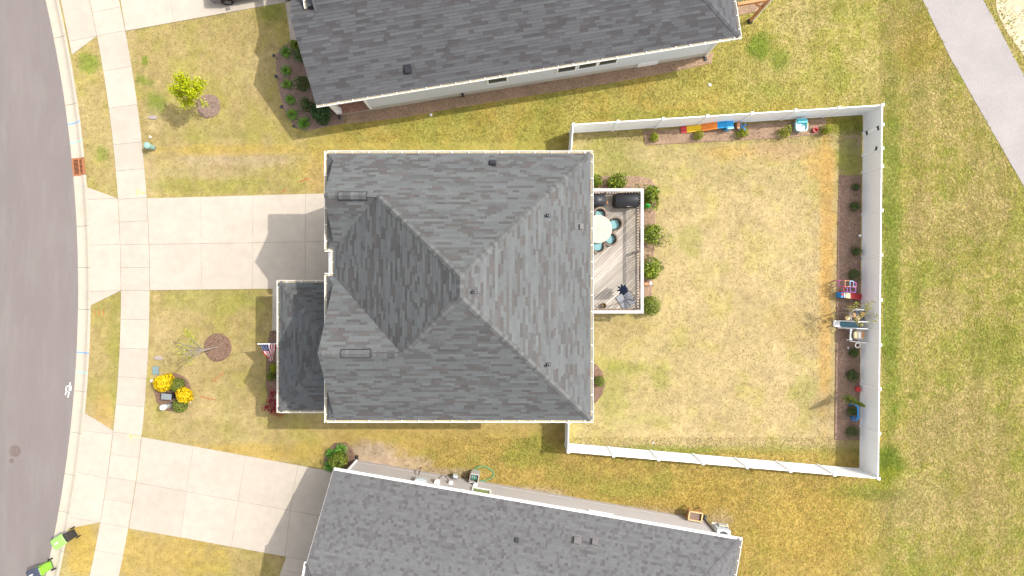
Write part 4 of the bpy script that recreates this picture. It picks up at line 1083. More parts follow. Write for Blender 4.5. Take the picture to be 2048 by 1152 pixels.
mb = MB(); mb.box((gx_ + .05, gy_ - .408, ZD + .70), (.07, .012, .05)); obj('logo_mark', mb, MT['coral'], lb_)
gx2, gy2 = P(1198, 398, ZD + .6)
cover('covered_grill', 'smaller grill under a glossy black cover next to the house wall', (gx2 - .12, gy2 - .06), .95, .66, .84, 8)
bx, by = P(1213, 407, ZD + .1)
o = thing('spray_bottle', 'small white bottle with an orange top standing between the two covered grills', 'bottle', (bx, by, ZD)); mb = MB(); mb.lathe((bx, by, ZD), [(.05, 0), (.055, .03), (.055, .16), (.025, .21)], 14); obj('body', mb, MT['toy_white'], o); mb = MB(); mb.lathe((bx, by, ZD), [(.03, .205), (.032, .26), (.02, .28)], 12); mb.box((bx + .03, by + .05, ZD + .27), (.035, .12, .04)); obj('spray_head', mb, MT['orange'], o)
# umbrella
ux, uy = P(1252, 600, ZD)
um = thing('patio_umbrella', 'folded navy cantilever umbrella on a square grey base on the deck', 'umbrella', (ux, uy, ZD))
rot = R(33)
for i in (-1, 1):
    for j in (-1, 1):
        q = Matrix.Rotation(rot, 4, 'Z') @ Vector((i * .215, j * .215, 0))
        mb = MB(); mb.box((ux + q.x, uy + q.y, ZD + .035), (.41, .41, .07), rz=rot, taper=.96); obj('base_tile', mb, MT['grey_tile'], um)
mb = MB(); mb.box((ux, uy, ZD + .08), (.26, .26, .02), rz=rot); mb.lathe((ux, uy, ZD + .09), [(.05, 0), (.05, .12), (.035, .14)], 14); obj('base_socket', mb, MT['grey_tile'], um)
qx, qy = ux + .05, uy + .02
mb = MB(); mb.tube([(qx, qy, ZD + .1), (qx + .02, qy, ZD + 1.6), (qx - .02, qy + .2, ZD + 2.15), (qx - .22, qy + .42, ZD + 2.25)], [.03, .03, .026, .022], 10); obj('pole', mb, MT['bronze'], um)
cx_, cy_ = P(1248, 579, ZD + 1.2)
mb = MB(); n = 48; rings = []
for t_, r_ in ((1.95, .02), (1.75, .07), (1.35, .15), (.95, .21), (.75, .24), (.72, .10)):
    rings.append([(cx_ + r_ * (1 + .38 * math.cos(8 * 2 * math.pi * k / n)) * math.cos(2 * math.pi * k / n + t_ * .3), cy_ + r_ * (1 + .38 * math.cos(8 * 2 * math.pi * k / n)) * math.sin(2 * math.pi * k / n + t_ * .3), ZD + t_) for k in range(n)])
mb.loft(rings[::-1]); obj('folded_canopy', mb, MT['navy'], um)
mb = MB(); mb.tube([(cx_, cy_, ZD + .7), (cx_, cy_, ZD + 2.05), (qx - .22, qy + .42, ZD + 2.25)], .018, 8); obj('arm', mb, MT['bronze'], um)
x, y = P(1207, 611, ZD + .1)
o = thing('lantern_pot', 'small round bronze pot on the deck near the house', 'pot', (x, y, ZD)); mb = MB(); mb.lathe((x, y, ZD), [(.10, 0), (.14, .05), (.15, .16), (.13, .22), (.11, .22), (.10, .12), (.0, .12)], 20); obj('bowl', mb, MT['gold_pot'], o); mb = MB(); mb.tube([(x + .12 * math.cos(a), y + .12 * math.sin(a), ZD + .23) for a in [2 * math.pi * k / 16 for k in range(17)]], .018, 6); obj('rim', mb, MT['bronze'], o)
# beside the deck
x, y = P(1293, 413)
o = thing('watering_can', 'bright green plastic watering can in the mulch beside the deck', 'watering can', (x, y, .04)); mb = MB(); mb.lathe((x, y, .04), [(.13, 0), (.15, .05), (.15, .26), (.12, .30), (.06, .31), (.05, .20)], 18); obj('body', mb, MT['green'], o)
mb = MB(); mb.tube([(x - .12, y, .16), (x - .26, y + .02, .30), (x - .34, y + .03, .40)], [.03, .022, .018], 8); mb.lathe((x - .35, y + .03, .38), [(.02, 0), (.05, .05)], 10); obj('spout', mb, MT['green'], o); mb = MB(); mb.tube([(x + .10, y, .30), (x + .16, y, .42), (x, y, .46), (x - .06, y, .33)], .018, 8); obj('handle', mb, MT['green'], o)
x, y = P(1297, 567)
o = thing('toy_trike', 'small tan and white plastic toy lying at the deck edge', 'toy', (x, y, .04)); mb = MB(); mb.box((x - .12, y - .02, .12), (.30, .14, .08), rz=.1); mb.tube([(x - .24, y, .14), (x - .3, y, .25), (x - .26, y + .08, .27)], .02, 8); obj('frame', mb, MT['salmon'], o); mb = MB(); mb.lathe((x + .07, y + .02, .05), [(.05, 0), (.09, .03), (.09, .14), (.05, .17)], 14); obj('seat', mb, MT['toy_white'], o)
for dy in (-.09, .09): mb = MB(); mb.tube([(x - .12, y + dy, .085), (x - .12, y + dy * 1.35, .085)], .05, 12); obj('wheel', mb, MT['charcoal'], o)

# ---------------------------------------------------------------- plants
def leaves(n, fn, ln, wd, pal, seed, droop=.5):
    """leaf-sized faces; fn(rng, n) -> positions (n,3), outward directions (n,3)"""
    r = np.random.default_rng(seed)
    p, d = fn(r, n); n = len(p)
    nd_ = d + r.normal(0, droop, (n, 3)); nd_ /= np.linalg.norm(nd_, axis=1)[:, None] + 1e-9
    t = np.cross(nd_, r.normal(0, 1, (n, 3))); t /= np.linalg.norm(t, axis=1)[:, None] + 1e-9
    b = np.cross(nd_, t)
    L = (ln * r.uniform(.6, 1.3, n))[:, None]; Wd = (wd * r.uniform(.7, 1.2, n))[:, None]
    v = np.stack([p - t * L / 2, p + b * Wd / 2 + nd_ * L * .08, p + t * L / 2, p - b * Wd / 2 + nd_ * L * .08], 1).reshape(-1, 3)
    c = np.array(pal)[r.integers(0, len(pal), n)] * r.uniform(.75, 1.25, n)[:, None]
    return v, np.arange(4 * n).reshape(n, 4), np.repeat(c, 4, 0)
def ball(rx, ry, rz, zc, lump=.25, k=9, seed=0, fill=.5):
    r0 = np.random.default_rng(seed + 100); dirs = r0.normal(0, 1, (k, 3)); dirs /= np.linalg.norm(dirs, axis=1)[:, None]; amp = r0.uniform(-lump, lump, k)
    def fn(r, n):
        d = r.normal(0, 1, (n, 3)); d /= np.linalg.norm(d, axis=1)[:, None]
        s_ = 1 + (np.maximum(0, d @ dirs.T) ** 6 * amp).sum(1)
        rad = s_ * (1 - fill * r.random(n) ** 2.2)
        p = d * rad[:, None] * np.array([rx, ry, rz]); p[:, 2] += zc
        k_ = p[:, 2] > .01
        return p[k_], d[k_]
    return fn
G_DARK = [(0.030, 0.060, 0.016), (0.045, 0.085, 0.022), (0.065, 0.105, 0.026), (0.090, 0.130, 0.030)]
G_MID = [(0.050, 0.085, 0.012), (0.105, 0.150, 0.016), (0.155, 0.195, 0.018), (0.21, 0.245, 0.022)]
G_LIME = [(0.20, 0.25, 0.018), (0.30, 0.33, 0.02), (0.37, 0.37, 0.02), (0.16, 0.22, 0.02)]
YEL = [(0.62, 0.44, 0.005), (0.70, 0.52, 0.008), (0.55, 0.37, 0.004), (0.70, 0.48, 0.01)]
G_OLIVE = [(0.085, 0.12, 0.018), (0.13, 0.165, 0.022), (0.18, 0.205, 0.028), (0.06, 0.085, 0.015)]
RED = [(0.20, 0.012, 0.022), (0.28, 0.02, 0.03), (0.12, 0.008, 0.016), (0.34, 0.04, 0.045)]
CONIF = [(0.030, 0.075, 0.030), (0.050, 0.110, 0.035), (0.075, 0.140, 0.040)]
def br(p, f): return [tuple(min(.8, q * f) for q in c) for c in p]
G_DARK, G_MID, G_OLIVE = br(G_DARK, 1.35), br(G_MID, 1.35), br(G_OLIVE, 1.4)
_sc = {}
def shrub_mesh(kind, var):
    k = (kind, var)
    if k in _sc: return _sc[k]
    spec = dict(dark=(G_DARK, 800, .11, .05, .7, .6), mid=(G_MID, 1000, .15, .055, .9, .65), lime=(G_LIME, 600, .14, .06, .7, .6), box=(G_OLIVE, 2200, .07, .035, .06, .3), yellow=(YEL, 1900, .12, .055, .45, .35), lush=(G_OLIVE + G_LIME[:1], 1500, .09, .045, .2, .5),
                conifer=(CONIF, 1500, .16, .035, .9, .55), olive=(G_OLIVE, 1300, .09, .04, .2, .5))[kind]
    v, f, c = leaves(spec[1], ball(1, 1, .95, .85, spec[4], 10, var * 7 + 3, spec[5]), spec[2] * 2.2, spec[3] * 2.2, spec[0], var + 50)
    me = np_mesh('foliage', v, f, c); me.materials.append(MT['leaf']); _sc[k] = me
    return me
sb = MB()
for i in range(6):
    a = i * 1.05; sb.tube([(0, 0, -.05), (.15 * math.cos(a), .15 * math.sin(a), .35), (.42 * math.cos(a + .3), .42 * math.sin(a + .3), .85)], [.04, .03, .015], 6)
stem_me = sb.mesh('stem')
def shrub(px, py, rpx, kind, label, h=None, var=0, name='shrub', group=None, cat='shrub', z0=.0):
    r_ = rpx * K0; h = h or r_ * 1.7
    x, y = P(px, py, h * .55)
    o = thing(name, label, cat, (x, y, z0), random.uniform(0, 6.28), group)
    W = WM[o.name] @ Matrix.Diagonal((r_, r_, h / 1.8, 1))
    piece('foliage', shrub_mesh(kind, var), MT['leaf'], o, W); piece('stem', stem_me, MT['bark'], o, W)
    return o
def spiky(px, py, rpx, label, pal, n=60, seed=0, group=None, up=.55):
    r = random.Random(seed); x, y = P(px, py, .2); L = rpx * K0 * 1.15
    o = thing('grass_clump', label, 'plant', (x, y, 0.03), 0, group); mb = MB()
    for i in range(n):
        a = r.uniform(0, 6.283); l_ = L * r.uniform(.6, 1.1); hh = l_ * r.uniform(.5, 1.0); wd = .018 * r.uniform(.7, 1.4)
        d = Vector((math.cos(a), math.sin(a), 0)); s_ = Vector((-d.y, d.x, 0)) * wd; b = Vector((x, y, .03)) + d * r.uniform(0, .06)
        p1 = b + d * l_ * .35 + Vector((0, 0, hh * .75)); p2 = b + d * l_ * .75 + Vector((0, 0, hh * .85)); p3 = b + d * l_ + Vector((0, 0, hh * .55)); c = tuple(q * r.uniform(.7, 1.3) for q in r.choice(pal))
        mb.add([b - s_, b + s_, p1 + s_, p1 - s_, p2 + s_ * .8, p2 - s_ * .8, p3], [(0, 1, 2, 3), (3, 2, 4, 5), (5, 4, 6)], c)
    obj('leaves', mb, MT['leaf'], o); mb = MB(); mb.lathe((x, y, .0), [(.06, 0), (.05, .06), (.02, .09)], 8); obj('crown_base', mb, MT['bark'], o)
    return o
# letterbox bed
shrub(326, 765.5, 18.5, 'yellow', 'large round bright yellow flowering shrub in the front round bed', h=.95)
shrub(366, 790.5, 15, 'yellow', 'smaller bright yellow flowering shrub between two round green shrubs', h=.8, var=1)
shrub(353.5, 770, 14, 'box', 'clipped round green shrub touching the large yellow shrub', h=.75)
shrub(359, 811, 14, 'box', 'clipped round green shrub beside the white marker post', h=.7, var=1)
# deck shrubs
shrub(1192, 362, 14, 'mid', 'leafy green shrub half hidden by the eave above the deck', h=.95, var=0)
shrub(1235, 365, 18, 'mid', 'leafy green shrub above the top rail of the deck', h=1.0, var=1)
shrub(1303, 391, 20, 'mid', 'leafy green shrub at the upper right corner of the deck', h=1.2, var=2)
shrub(1305, 468, 18.5, 'mid', 'leafy green shrub right of the deck, level with the round table', h=1.1, var=3)
shrub(1305, 539, 19.5, 'mid', 'dark-centred leafy shrub right of the deck between round table and umbrella', h=1.1, var=4)
shrub(1301, 612, 20, 'lush', 'dense rounded yellow-green shrub at the lower right deck corner', h=1.1, var=0)
shrub(1199.5, 763, 10.5, 'box', 'small round green shrub in the half-round mulch bed by the back wall', h=.7, var=2)
# top bed
for i, (px, py, r_, lb) in enumerate(((1309, 273.5, 9.5, 'small yellow-green shrub at the left end of the upper bed'), (1398, 270.5, 9, 'small yellow-green shrub beside the red and yellow toy ramp'), (1486, 266, 11, 'small yellow-green shrub touching the blue ride-on toy'), (1571, 264.5, 10, 'small yellow-green shrub left of the turquoise water table'), (1653, 258.5, 9.5, 'small yellow-green shrub at the right end of the upper bed'))):
    shrub(px, py, r_, 'lime', lb, h=.62, var=i, group='yellow-green shrubs in the upper bed')
for i, (px, py, r_, lb) in enumerate(((1713, 374, 8, 'topmost small dark green shrub in the bed along the right fence'), (1711.5, 412, 9.5, 'second small dark green shrub from the top along the right fence'), (1713, 502, 9, 'small dark green shrub halfway between the white ball and the climbing toy'), (1709, 549, 10.5, 'dark green shrub just above the pink climbing toy'),
                                      (1709, 706, 10, 'dark green shrub just below the white hoop of the playset'), (1706, 751, 12, 'dark green shrub above the red ball by the right fence'), (1706, 823, 10, 'dark green shrub inside the blue frame'), (1705, 864, 10.5, 'lowest dark green shrub in the bed along the right fence'))):
    shrub(px, py, r_, 'dark', lb, h=.55, var=i % 4, group='dark shrubs along the right fence')
# front of the middle house
shrub(547, 737, 11, 'lime', 'yellow-green shrub against the porch of the middle house', h=.8, var=7)
shrub(541.5, 753, 9.5, 'olive', 'olive green shrub below the yellow-green one at the porch', h=.7, var=1)
# upper neighbour's bed
for i, (px, py, r_, lb) in enumerate(((601, 109, 16, 'large dark shrub under the upper house eave near the walk'), (603, 165, 15, 'round dark shrub in the middle of the upper house bed'), (612, 208, 14, 'dark shrub left of the blue-green conifer at the upper house'))):
    shrub(px, py, r_, 'dark', lb, h=1.0, var=i)
shrub(590, 88, 11, 'mid', 'light green shrub at the top of the upper house bed', h=.7, var=5)
shrub(640, 226, 21, 'conifer', 'feathery blue-green conifer shrub at the corner of the upper house', h=1.3, var=0)
LILY = [(0.075, 0.17, 0.015), (0.11, 0.22, 0.02), (0.15, 0.27, 0.03)]
for i, (px, py, r_, lb) in enumerate(((571, 104, 11, 'spiky green clump at the top left of the upper house bed'), (572, 140, 10, 'spiky green clump, second down in the upper house bed'), (573, 168, 10, 'spiky green clump left of the round dark shrub'), (580, 199, 10, 'spiky green clump above the third path light'), (584, 229, 11, 'spiky green clump beside the third path light'), (608, 246, 13, 'large spiky green clump at the lower end of the upper house bed'))):
    spiky(px, py, r_, lb, LILY, 80, i, 'spiky clumps in the upper house bed')
# lower neighbour's corner
shrub(676.5, 922, 17, 'lush', 'round yellow-green shrub at the corner of the lower house', h=1.2, var=3)
for i, (px, py, r_, lb) in enumerate(((663, 908, 12, 'spiky green plant left of the round shrub at the lower house'), (682, 899.5, 12, 'spiky green plant above the round shrub at the lower house'), (659, 932, 12, 'spiky green plant at the edge of the lower driveway'))):
    spiky(px, py, r_, lb, [(0.06, 0.17, 0.02), (0.10, 0.24, 0.03), (0.14, 0.28, 0.04)], 70, 20 + i, 'spiky plants at the lower house corner')
# ------------------------------------------------ trees
def limb_tree(name, label, base, trunk_top, ends, pal, m, nleaf, r0, leaf=(.10, .05), spread=.3, seed=0, rt=None):
    o = thing(name, label, 'tree', base); r = random.Random(seed); b, tt = Vector(base), Vector(trunk_top)
    mb = MB(); mb.tube([b - Vector((0, 0, .05)), b.lerp(tt, .5) + Vector((.02, .01, 0)), tt], [r0, r0 * .85, r0 * .7], 10); tk = obj('trunk', mb, MT[m], o)
    vs_, fs_, cs_ = [], [], []; n0 = 0
    for i, (e, dens) in enumerate(ends):
        e = Vector(e); st = b.lerp(tt, .75 + .25 * r.random()); mid = st.lerp(e, .5) + Vector((r.uniform(-.08, .08), r.uniform(-.08, .08), .10))
        mb = MB(); mb.tube([st, mid, e], [r0 * .42, r0 * .28, .006], 6)
        for j in range(3):
            q = mid.lerp(e, r.uniform(0, .6)); mb.tube([q, q + Vector((r.uniform(-.3, .3), r.uniform(-.3, .3), r.uniform(.0, .3)))], [r0 * .18, .004], 5)
        obj('limb', mb, MT[m], tk)
        n = int(nleaf * dens)
        if n:
            def fn(rg, n, e=e, mid=mid):
                t_ = rg.random(n); c = np.array(mid)[None] * (1 - t_)[:, None] * .6 + np.array(e)[None] * (1 - (1 - t_) * .6)[:, None]
                d = rg.normal(0, 1, (n, 3)); d /= np.linalg.norm(d, axis=1)[:, None]
                return c + d * (spread * rg.random(n) ** .6)[:, None] * np.array([1, 1, .8]), d
            v, f, c = leaves(n, fn, leaf[0], leaf[1], pal, seed * 31 + i, .8)
            vs_.append(v); fs_.append(f + n0); cs_.append(c); n0 += len(v)
    if vs_: obj('crown', np_mesh('crown', np.concatenate(vs_) - np.array(base), np.concatenate(fs_), np.concatenate(cs_)), MT['leaf'], o)
    return o
YG = [(0.38, 0.43, 0.006), (0.46, 0.50, 0.008), (0.29, 0.36, 0.008), (0.44, 0.45, 0.005)]
b = P3(408, 210)
limb_tree('young_tree', 'young bright yellow-green leafy tree on the upper front lawn', b, (b.x - .12, b.y + .14, 1.15),
          [(P3(364, 150, 3.1), 1.2), (P3(352, 156, 2.6), .7), (P3(372, 165, 3.2), 1.3), (P3(391, 162, 2.6), .7), (P3(404, 165, 2.1), .7), (P3(398, 178, 2.3), 1.0), (P3(378, 183, 2.9), 1.6), (P3(354, 187, 2.3), .9), (P3(342, 175, 2.4), .6), (P3(366, 210, 2.0), .6), (P3(379, 206, 1.8), .6), (P3(360, 172, 3.0), 1.0), (P3(386, 190, 2.2), 1.0), (P3(411, 208, 1.2), .25)],
          YG, 'bark', 230, .035, (.14, .07), .33, 4)
b = P3(433.5, 694.5)
limb_tree('young_tree', 'young tree with pale trunk and nearly bare branches on a round mulch bed', b, (b.x - .02, b.y - .03, 1.55),
          [(P3(372, 662, 3.0), .75), (P3(384, 676, 2.4), .8), (P3(360, 688, 3.6), .05), (P3(352, 696, 3.8), .25), (P3(348, 702, 3.9), .25), (P3(356, 712, 3.6), .25), (P3(362, 706, 3.4), .06), (P3(374, 730, 2.8), .35), (P3(378, 722, 2.6), .25), (P3(370, 694, 3.0), .05), (P3(380, 706, 2.6), .08), (P3(395, 690, 2.2), .1), (P3(352, 684, 3.4), .12), (P3(366, 716, 3.2), .12)],
          G_LIME + YG[:2], 'pale_bark', 110, .055, (.09, .04), .20, 6)
b = P3(1676, 625)
limb_tree('young_tree', 'thin young tree with sparse yellowing leaves leaning over the white playset', b, P3(1700, 627, 1.5),
          [(P3(1702, 612, 1.9), .5), (P3(1714, 608, 2.2), .5), (P3(1745, 604, 2.6), .55), (P3(1742, 616, 2.4), .55), (P3(1722, 636, 2.0), .5), (P3(1757, 632, 2.8), .3), (P3(1755, 645, 2.6), .25), (P3(1720, 650, 1.6), .45), (P3(1763, 638, 3.0), .18), (P3(1730, 626, 2.5), .3), (P3(1695, 634, 1.2), .15), (P3(1745, 655, 2.2), .15)],
          [(0.36, 0.33, 0.04), (0.28, 0.30, 0.03), (0.42, 0.30, 0.10), (0.20, 0.25, 0.03)], 'pale_bark', 75, .022, (.12, .05), .22, 9)
# leaning evergreen by the right fence
b = P3(1680, 790.5); t_ = P3(1729, 812, 2.2)
o = thing('young_evergreen', 'slim young evergreen leaning towards the right fence above the blue frame', 'tree', b)
mb = MB(); mb.tube([b - Vector((0, 0, .05)), b.lerp(t_, .3), t_], [.022, .02, .006], 8); obj('trunk', mb, MT['pale_bark'], o)
def fn(rg, n, b=np.array(b), t_=np.array(t_)):
    u_ = .22 + .78 * rg.random(n); d = rg.normal(0, 1, (n, 3)); d /= np.linalg.norm(d, axis=1)[:, None]
    return b + (t_ - b) * u_[:, None] + d * (.26 * (1.05 - u_) * (.5 + .8 * rg.random(n)) + .03)[:, None], d
v, f, c = leaves(700, fn, .16, .035, [(0.10, 0.15, 0.02), (0.16, 0.20, 0.03), (0.06, 0.10, 0.015), (0.22, 0.24, 0.04)], 77, .6)
obj('crown', np_mesh('crown', v - np.array(b), f, c), MT['leaf'], o)
# red maple at the porch corner
b = P3(553, 800)
limb_tree('red_maple', 'dark red-leaved small maple at the lower corner of the porch', b, (b.x - .05, b.y - .05, .55),
          [(P3(545, 786, 1.3), 1), (P3(541, 802, 1.4), 1.1), (P3(536, 815, 1.1), 1), (P3(529, 818, 1.0), .7), (P3(548, 820, 1.3), 1), (P3(556, 829, 1.1), .7), (P3(565, 832, 1.0), .5), (P3(553, 806, 1.5), 1.2), (P3(543, 826, 1.1), .7), (P3(548, 778, .9), .4)],
          RED, 'bark', 120, .03, (.10, .045), .24, 12)

# ---------------------------------------------------------------- toys along the upper fence
def rot2(c, x, y, a): return (c[0] + x * math.cos(a) - y * math.sin(a), c[1] + x * math.sin(a) + y * math.cos(a))
# long ramp: four coloured sections climbing to a blue platform
p0 = P3(1361, 261); p1 = P3(1459, 252.5)
ra = math.atan2(p1.y - p0.y, p1.x - p0.x); RL = (p1 - p0).length
o = thing('toy_coaster', 'toy coaster ramp in red, yellow, orange and blue sections by the upper fence', 'toy', p0)
def ramp(x0, x1, z0, z1, w_, m, name):
    mb = MB(); n = 5; rings = []
    for i in range(n + 1):
        t = i / n; x = x0 + (x1 - x0) * t; z = z0 + (z1 - z0) * (t * t * (3 - 2 * t) if z1 - z0 > .1 else t)
        prof_ = [(-w_ / 2, z - .06), (w_ / 2, z - .06), (w_ / 2, z + .05), (w_ / 2 - .035, z + .05), (w_ / 2 - .04, z), (w_ * .12, z), (w_ * .10, z + .02), (-w_ * .10, z + .02), (-w_ * .12, z), (-w_ / 2 + .04, z), (-w_ / 2 + .035, z + .05), (-w_ / 2, z + .05)]
        rings.append([(*rot2(p0, x, y, ra), zz) for y, zz in prof_])
    mb.loft(rings); return obj(name, mb, MT[m], o)
ramp(0, .32, .10, .11, .36, 'red', 'ramp_section'); ramp(.325, 1.12, .11, .20, .37, 'yellow', 'ramp_section'); ramp(1.125, 1.98, .21, .42, .39, 'orange', 'ramp_section'); ramp(1.985, 2.5, .42, .50, .37, 'blue', 'ramp_section')
mb = MB(); c = rot2(p0, 2.66, 0, ra)
mb.loft([[(*rot2(c, .21 * math.copysign(abs(math.cos(a)) ** .4, math.cos(a)), .28 * math.copysign(abs(math.sin(a)) ** .4, math.sin(a)), ra), z) for a in [2 * math.pi * k / 24 for k in range(24)]] for z in (.05, .46, .50)])
obj('platform', mb, MT['blue'], o)
for s_ in (-1, 1): mb = MB(); c2 = rot2(p0, 2.66, s_ * .27, ra); mb.box((*c2, .56), (.34, .05, .12), rz=ra); obj('platform_rim', mb, MT['blue' if s_ > 0 else 'aqua'], o)
mb = MB(); c2 = rot2(p0, 1.55, 0, ra); mb.box((*c2, .16), (.3, .30, .24), rz=ra); obj('support', mb, MT['orange'], o)
# blue ride-on with an orange seat
p = P3(1480, 256); o = thing('ride_on_toy', 'blue cross-shaped ride-on toy with an orange seat by the upper fence', 'toy', p)
for a in (R(35), R(-50)):
    mb = MB(); d = Vector((math.cos(a), math.sin(a), 0)) * .27; mb.bar(p + Vector((.04, 0, .16)) - d, p + Vector((.04, 0, .20)) + d, .10, .12); mb.bar(p + Vector((.04, 0, .22)) - d, p + Vector((.04, 0, .27)) + d, .03, .03); obj('leg', mb, MT['azure'], o)
mb = MB(); mb.loft([[p + Vector((-.20 + .09 * math.cos(t) + x * .06, .06 + .19 * math.sin(t) * 1.1, z)) for t in [2 * math.pi * k / 16 for k in range(16)]] for x, z in ((0, .10), (0, .30), (-.2, .34))]); obj('seat', mb, MT['salmon'], o)
# water table
p = P3(1595.5, 254); o = thing('water_table', 'turquoise children\'s water table between two shrubs by the upper fence', 'toy', p)
mb = MB(); ring = lambda sx, sy, z: [p + Vector((sx * math.copysign(abs(math.cos(t)) ** .5, math.cos(t)), sy * math.copysign(abs(math.sin(t)) ** .5, math.sin(t)), z)) for t in [2 * math.pi * k / 28 for k in range(28)]]
mb.loft([ring(.26, .27, .04), ring(.30, .32, .30), ring(.345, .375, .44), ring(.345, .375, .48), ring(.30, .33, .48), ring(.28, .31, .38)]); obj('basin', mb, MT['aqua'], o)
mb = MB(); mb.loft([[p + Vector((x, .18 + y, z)) for x, y, z in ((-.29, -.08, h_), (.29, -.08, h_), (.25, .13, h_), (-.25, .13, h_))] for h_ in (.36, .50, .54)]); obj('upper_tray', mb, MT['turquoise'], o)
mb = MB(); mb.tube([p + Vector((.12, .02, .42)), p + Vector((.18, -.06, .56)), p + Vector((.24, .08, .62))], .03, 8); obj('chute', mb, MT['turquoise'], o); mb = MB(); mb.lathe(p + Vector((.31, .03, .46)), [(.04, 0), (.05, .05), (.02, .08)], 10); obj('scoop', mb, MT['yellow'], o)
for sx in (-1, 1):
    mb = MB(); mb.box(p + Vector((sx * .2, 0, .12)), (.08, .4, .22)); obj('leg', mb, MT['aqua'], o)
p = P3(1627.5, 261); o = thing('toy_bucket', 'small red plastic bucket toy in the upper bed', 'toy', p); mb = MB(); mb.lathe(p, [(.10, .03), (.14, .06), (.15, .22), (.12, .22), (.10, .10), (0, .10)], 16); obj('bucket', mb, MT['red'], o); mb = MB(); mb.tube([p + Vector((.14 * math.cos(a), .02, .2 + .14 * math.sin(a))) for a in np.linspace(0, math.pi, 9)], .014, 6); obj('handle', mb, MT['coral'], o)
# ---------------------------------------------------------------- toys along the right fence
o = thing('climbing_toy', 'climbing frame of pink and purple tubes with a small red slide', 'toy', P3(1700, 580)); zt = .95
def tubes(lst, m, r_=.022, name='tube'):
    for q in lst: mb = MB(); mb.tube([P3(*a) for a in q], r_, 6); obj(name, mb, MT[m], o)
def loop(px0, py0, px1, py1, z, m, zs=None):
    q = [(px0, py0, z), (px1, py0 + 1, z), (px1, py1 + 1, z), (px0, py1, z), (px0, py0, z)]; tubes([q], m)
loop(1678, 560.5, 1690, 572, .55, 'magenta'); loop(1690, 561, 1700, 573, .95, 'salmon'); loop(1700, 561.5, 1707, 573, 1.0, 'sky'); loop(1706, 564, 1712, 573, .95, 'magenta')
loop(1687, 573.5, 1694, 583, .6, 'coral'); loop(1694, 573, 1700, 584, .95, 'purple'); loop(1700, 573.5, 1711, 584, 1.0, 'purple'); tubes([[(1695, 561.5, .98), (1707, 563, .98)], [(1695, 573, 1.0), (1711.5, 574, 1.0)]], 'sky' if False else 'salmon')
for (a, b_, m) in (((1678.5, 561), 0.55, 'magenta'), ((1690, 572), .95, 'magenta'), ((1690, 561), .95, 'salmon'), ((1706, 562), 1.0, 'sky'), ((1711, 573), 1.0, 'purple'), ((1711, 584), 1.0, 'purple'), ((1687, 583), .6, 'coral'), ((1700, 584), 1.0, 'purple')):
    q = P3(*a, b_); mb = MB(); mb.tube([(q.x, q.y, .02), q], .022, 6); obj('leg', mb, MT[m], o)
for px0, m in ((1683, 'blue'),):
    mb = MB(); a = P3(1682, 584.5, .5); b_ = P3(1690.5, 595, .5); mb.prism([(a.x, a.y), (b_.x, a.y), (b_.x, b_.y), (a.x, b_.y)], .04, .52); st_ = obj('step_box', mb, MT['azure'], o)
    mb = MB(); mb.lathe(P3(1684.5, 589, .52), [(.07, 0), (.07, .03), (.02, .05)], 12); obj('knob', mb, MT['coral'], st_); mb = MB(); a = P3(1690, 590, .52); mb.box(a + Vector((-.05, 0, .03)), (.05, .26, .05)); obj('rung', mb, MT['toy_white'], st_)
mb = MB(); a = P3(1691.5, 585, .55); b_ = P3(1704, 596, .55); mb.prism([(a.x, a.y), (b_.x, a.y - .03), (b_.x, b_.y - .05), (a.x, b_.y)], .48, .56, bev=.02); obj('platform', mb, MT['cream'], o)
mb = MB(); rings = []
for t in np.linspace(0, 1, 6):
    x = 1703.5 + 20 * t; z = .56 * (1 - t) ** 1.2 + .06; ya, yb2 = 586 + 3.0 * t, 597 + 3.5 * t; a = P3(x, ya, z); b_ = P3(x, yb2, z)
    rings.append([(a.x, a.y, z + .07), (a.x, a.y - .03, z + .07), (a.x, a.y - .035, z), (b_.x, b_.y + .035, z), (b_.x, b_.y + .03, z + .07), (b_.x, b_.y, z + .07), (b_.x, b_.y, z - .05), (a.x, a.y, z - .05)])
mb.loft(rings); obj('slide', mb, MT['red'], o)
# big white and teal playset
o = thing('playset', 'white and grey plastic playset with a teal slide and white hoop by the right fence', 'toy', P3(1705, 655))
mb = MB(); rings = []
for t in np.linspace(0, 1, 9):
    x = 1667 + 50 * t; z = .08 + .95 * max(0, t - .18) ** 1.1; ya, yb2 = 640.5 + 2.5 * t, 653 + 3.0 * t
    a = P3(x, ya, z); b_ = P3(x, yb2, z); rings.append([(a.x, a.y, z + .10), (a.x, a.y - .05, z + .10), (a.x, a.y - .06, z), (b_.x, b_.y + .06, z), (b_.x, b_.y + .05, z + .10), (b_.x, b_.y, z + .10), (b_.x, b_.y, z - .05), (a.x, a.y, z - .05)])
mb.loft(rings[2:]); sl2 = obj('slide', mb, MT['tealblue'], o); mb = MB(); mb.loft(rings[:3]); obj('slide_end', mb, MT['toy_white'], sl2)
for py in (641.5, 655.5):
    mb = MB(); mb.tube([P3(1676, py, .25), P3(1714, py + 1.5, 1.08), P3(1736, py + 2.5, 1.25)], .028, 8); obj('hand_rail', mb, MT['toy_white'], o)
mb = MB(); a = P3(1712, 622, .9); b_ = P3(1731, 641, .9); mb.prism([(a.x, a.y), (b_.x, a.y), (b_.x, b_.y), (a.x, b_.y)], .82, .90, bev=.02); obj('platform', mb, MT['navy'], o)
for px, py in ((1708, 619), (1731, 621), (1731, 642), (1709, 643)): mb = MB(); q = P3(px, py, .9); mb.box((q.x, q.y, .65), (.09, .09, 1.3)); obj('post', mb, MT['toy_grey'], o)
mb = MB(); mb.tube([P3(1703, 640, .9), P3(1700, 626, 1.25), P3(1712, 618, 1.4), P3(1728, 620, 1.3)], .03, 8); obj('arch', mb, MT['toy_grey'], o)
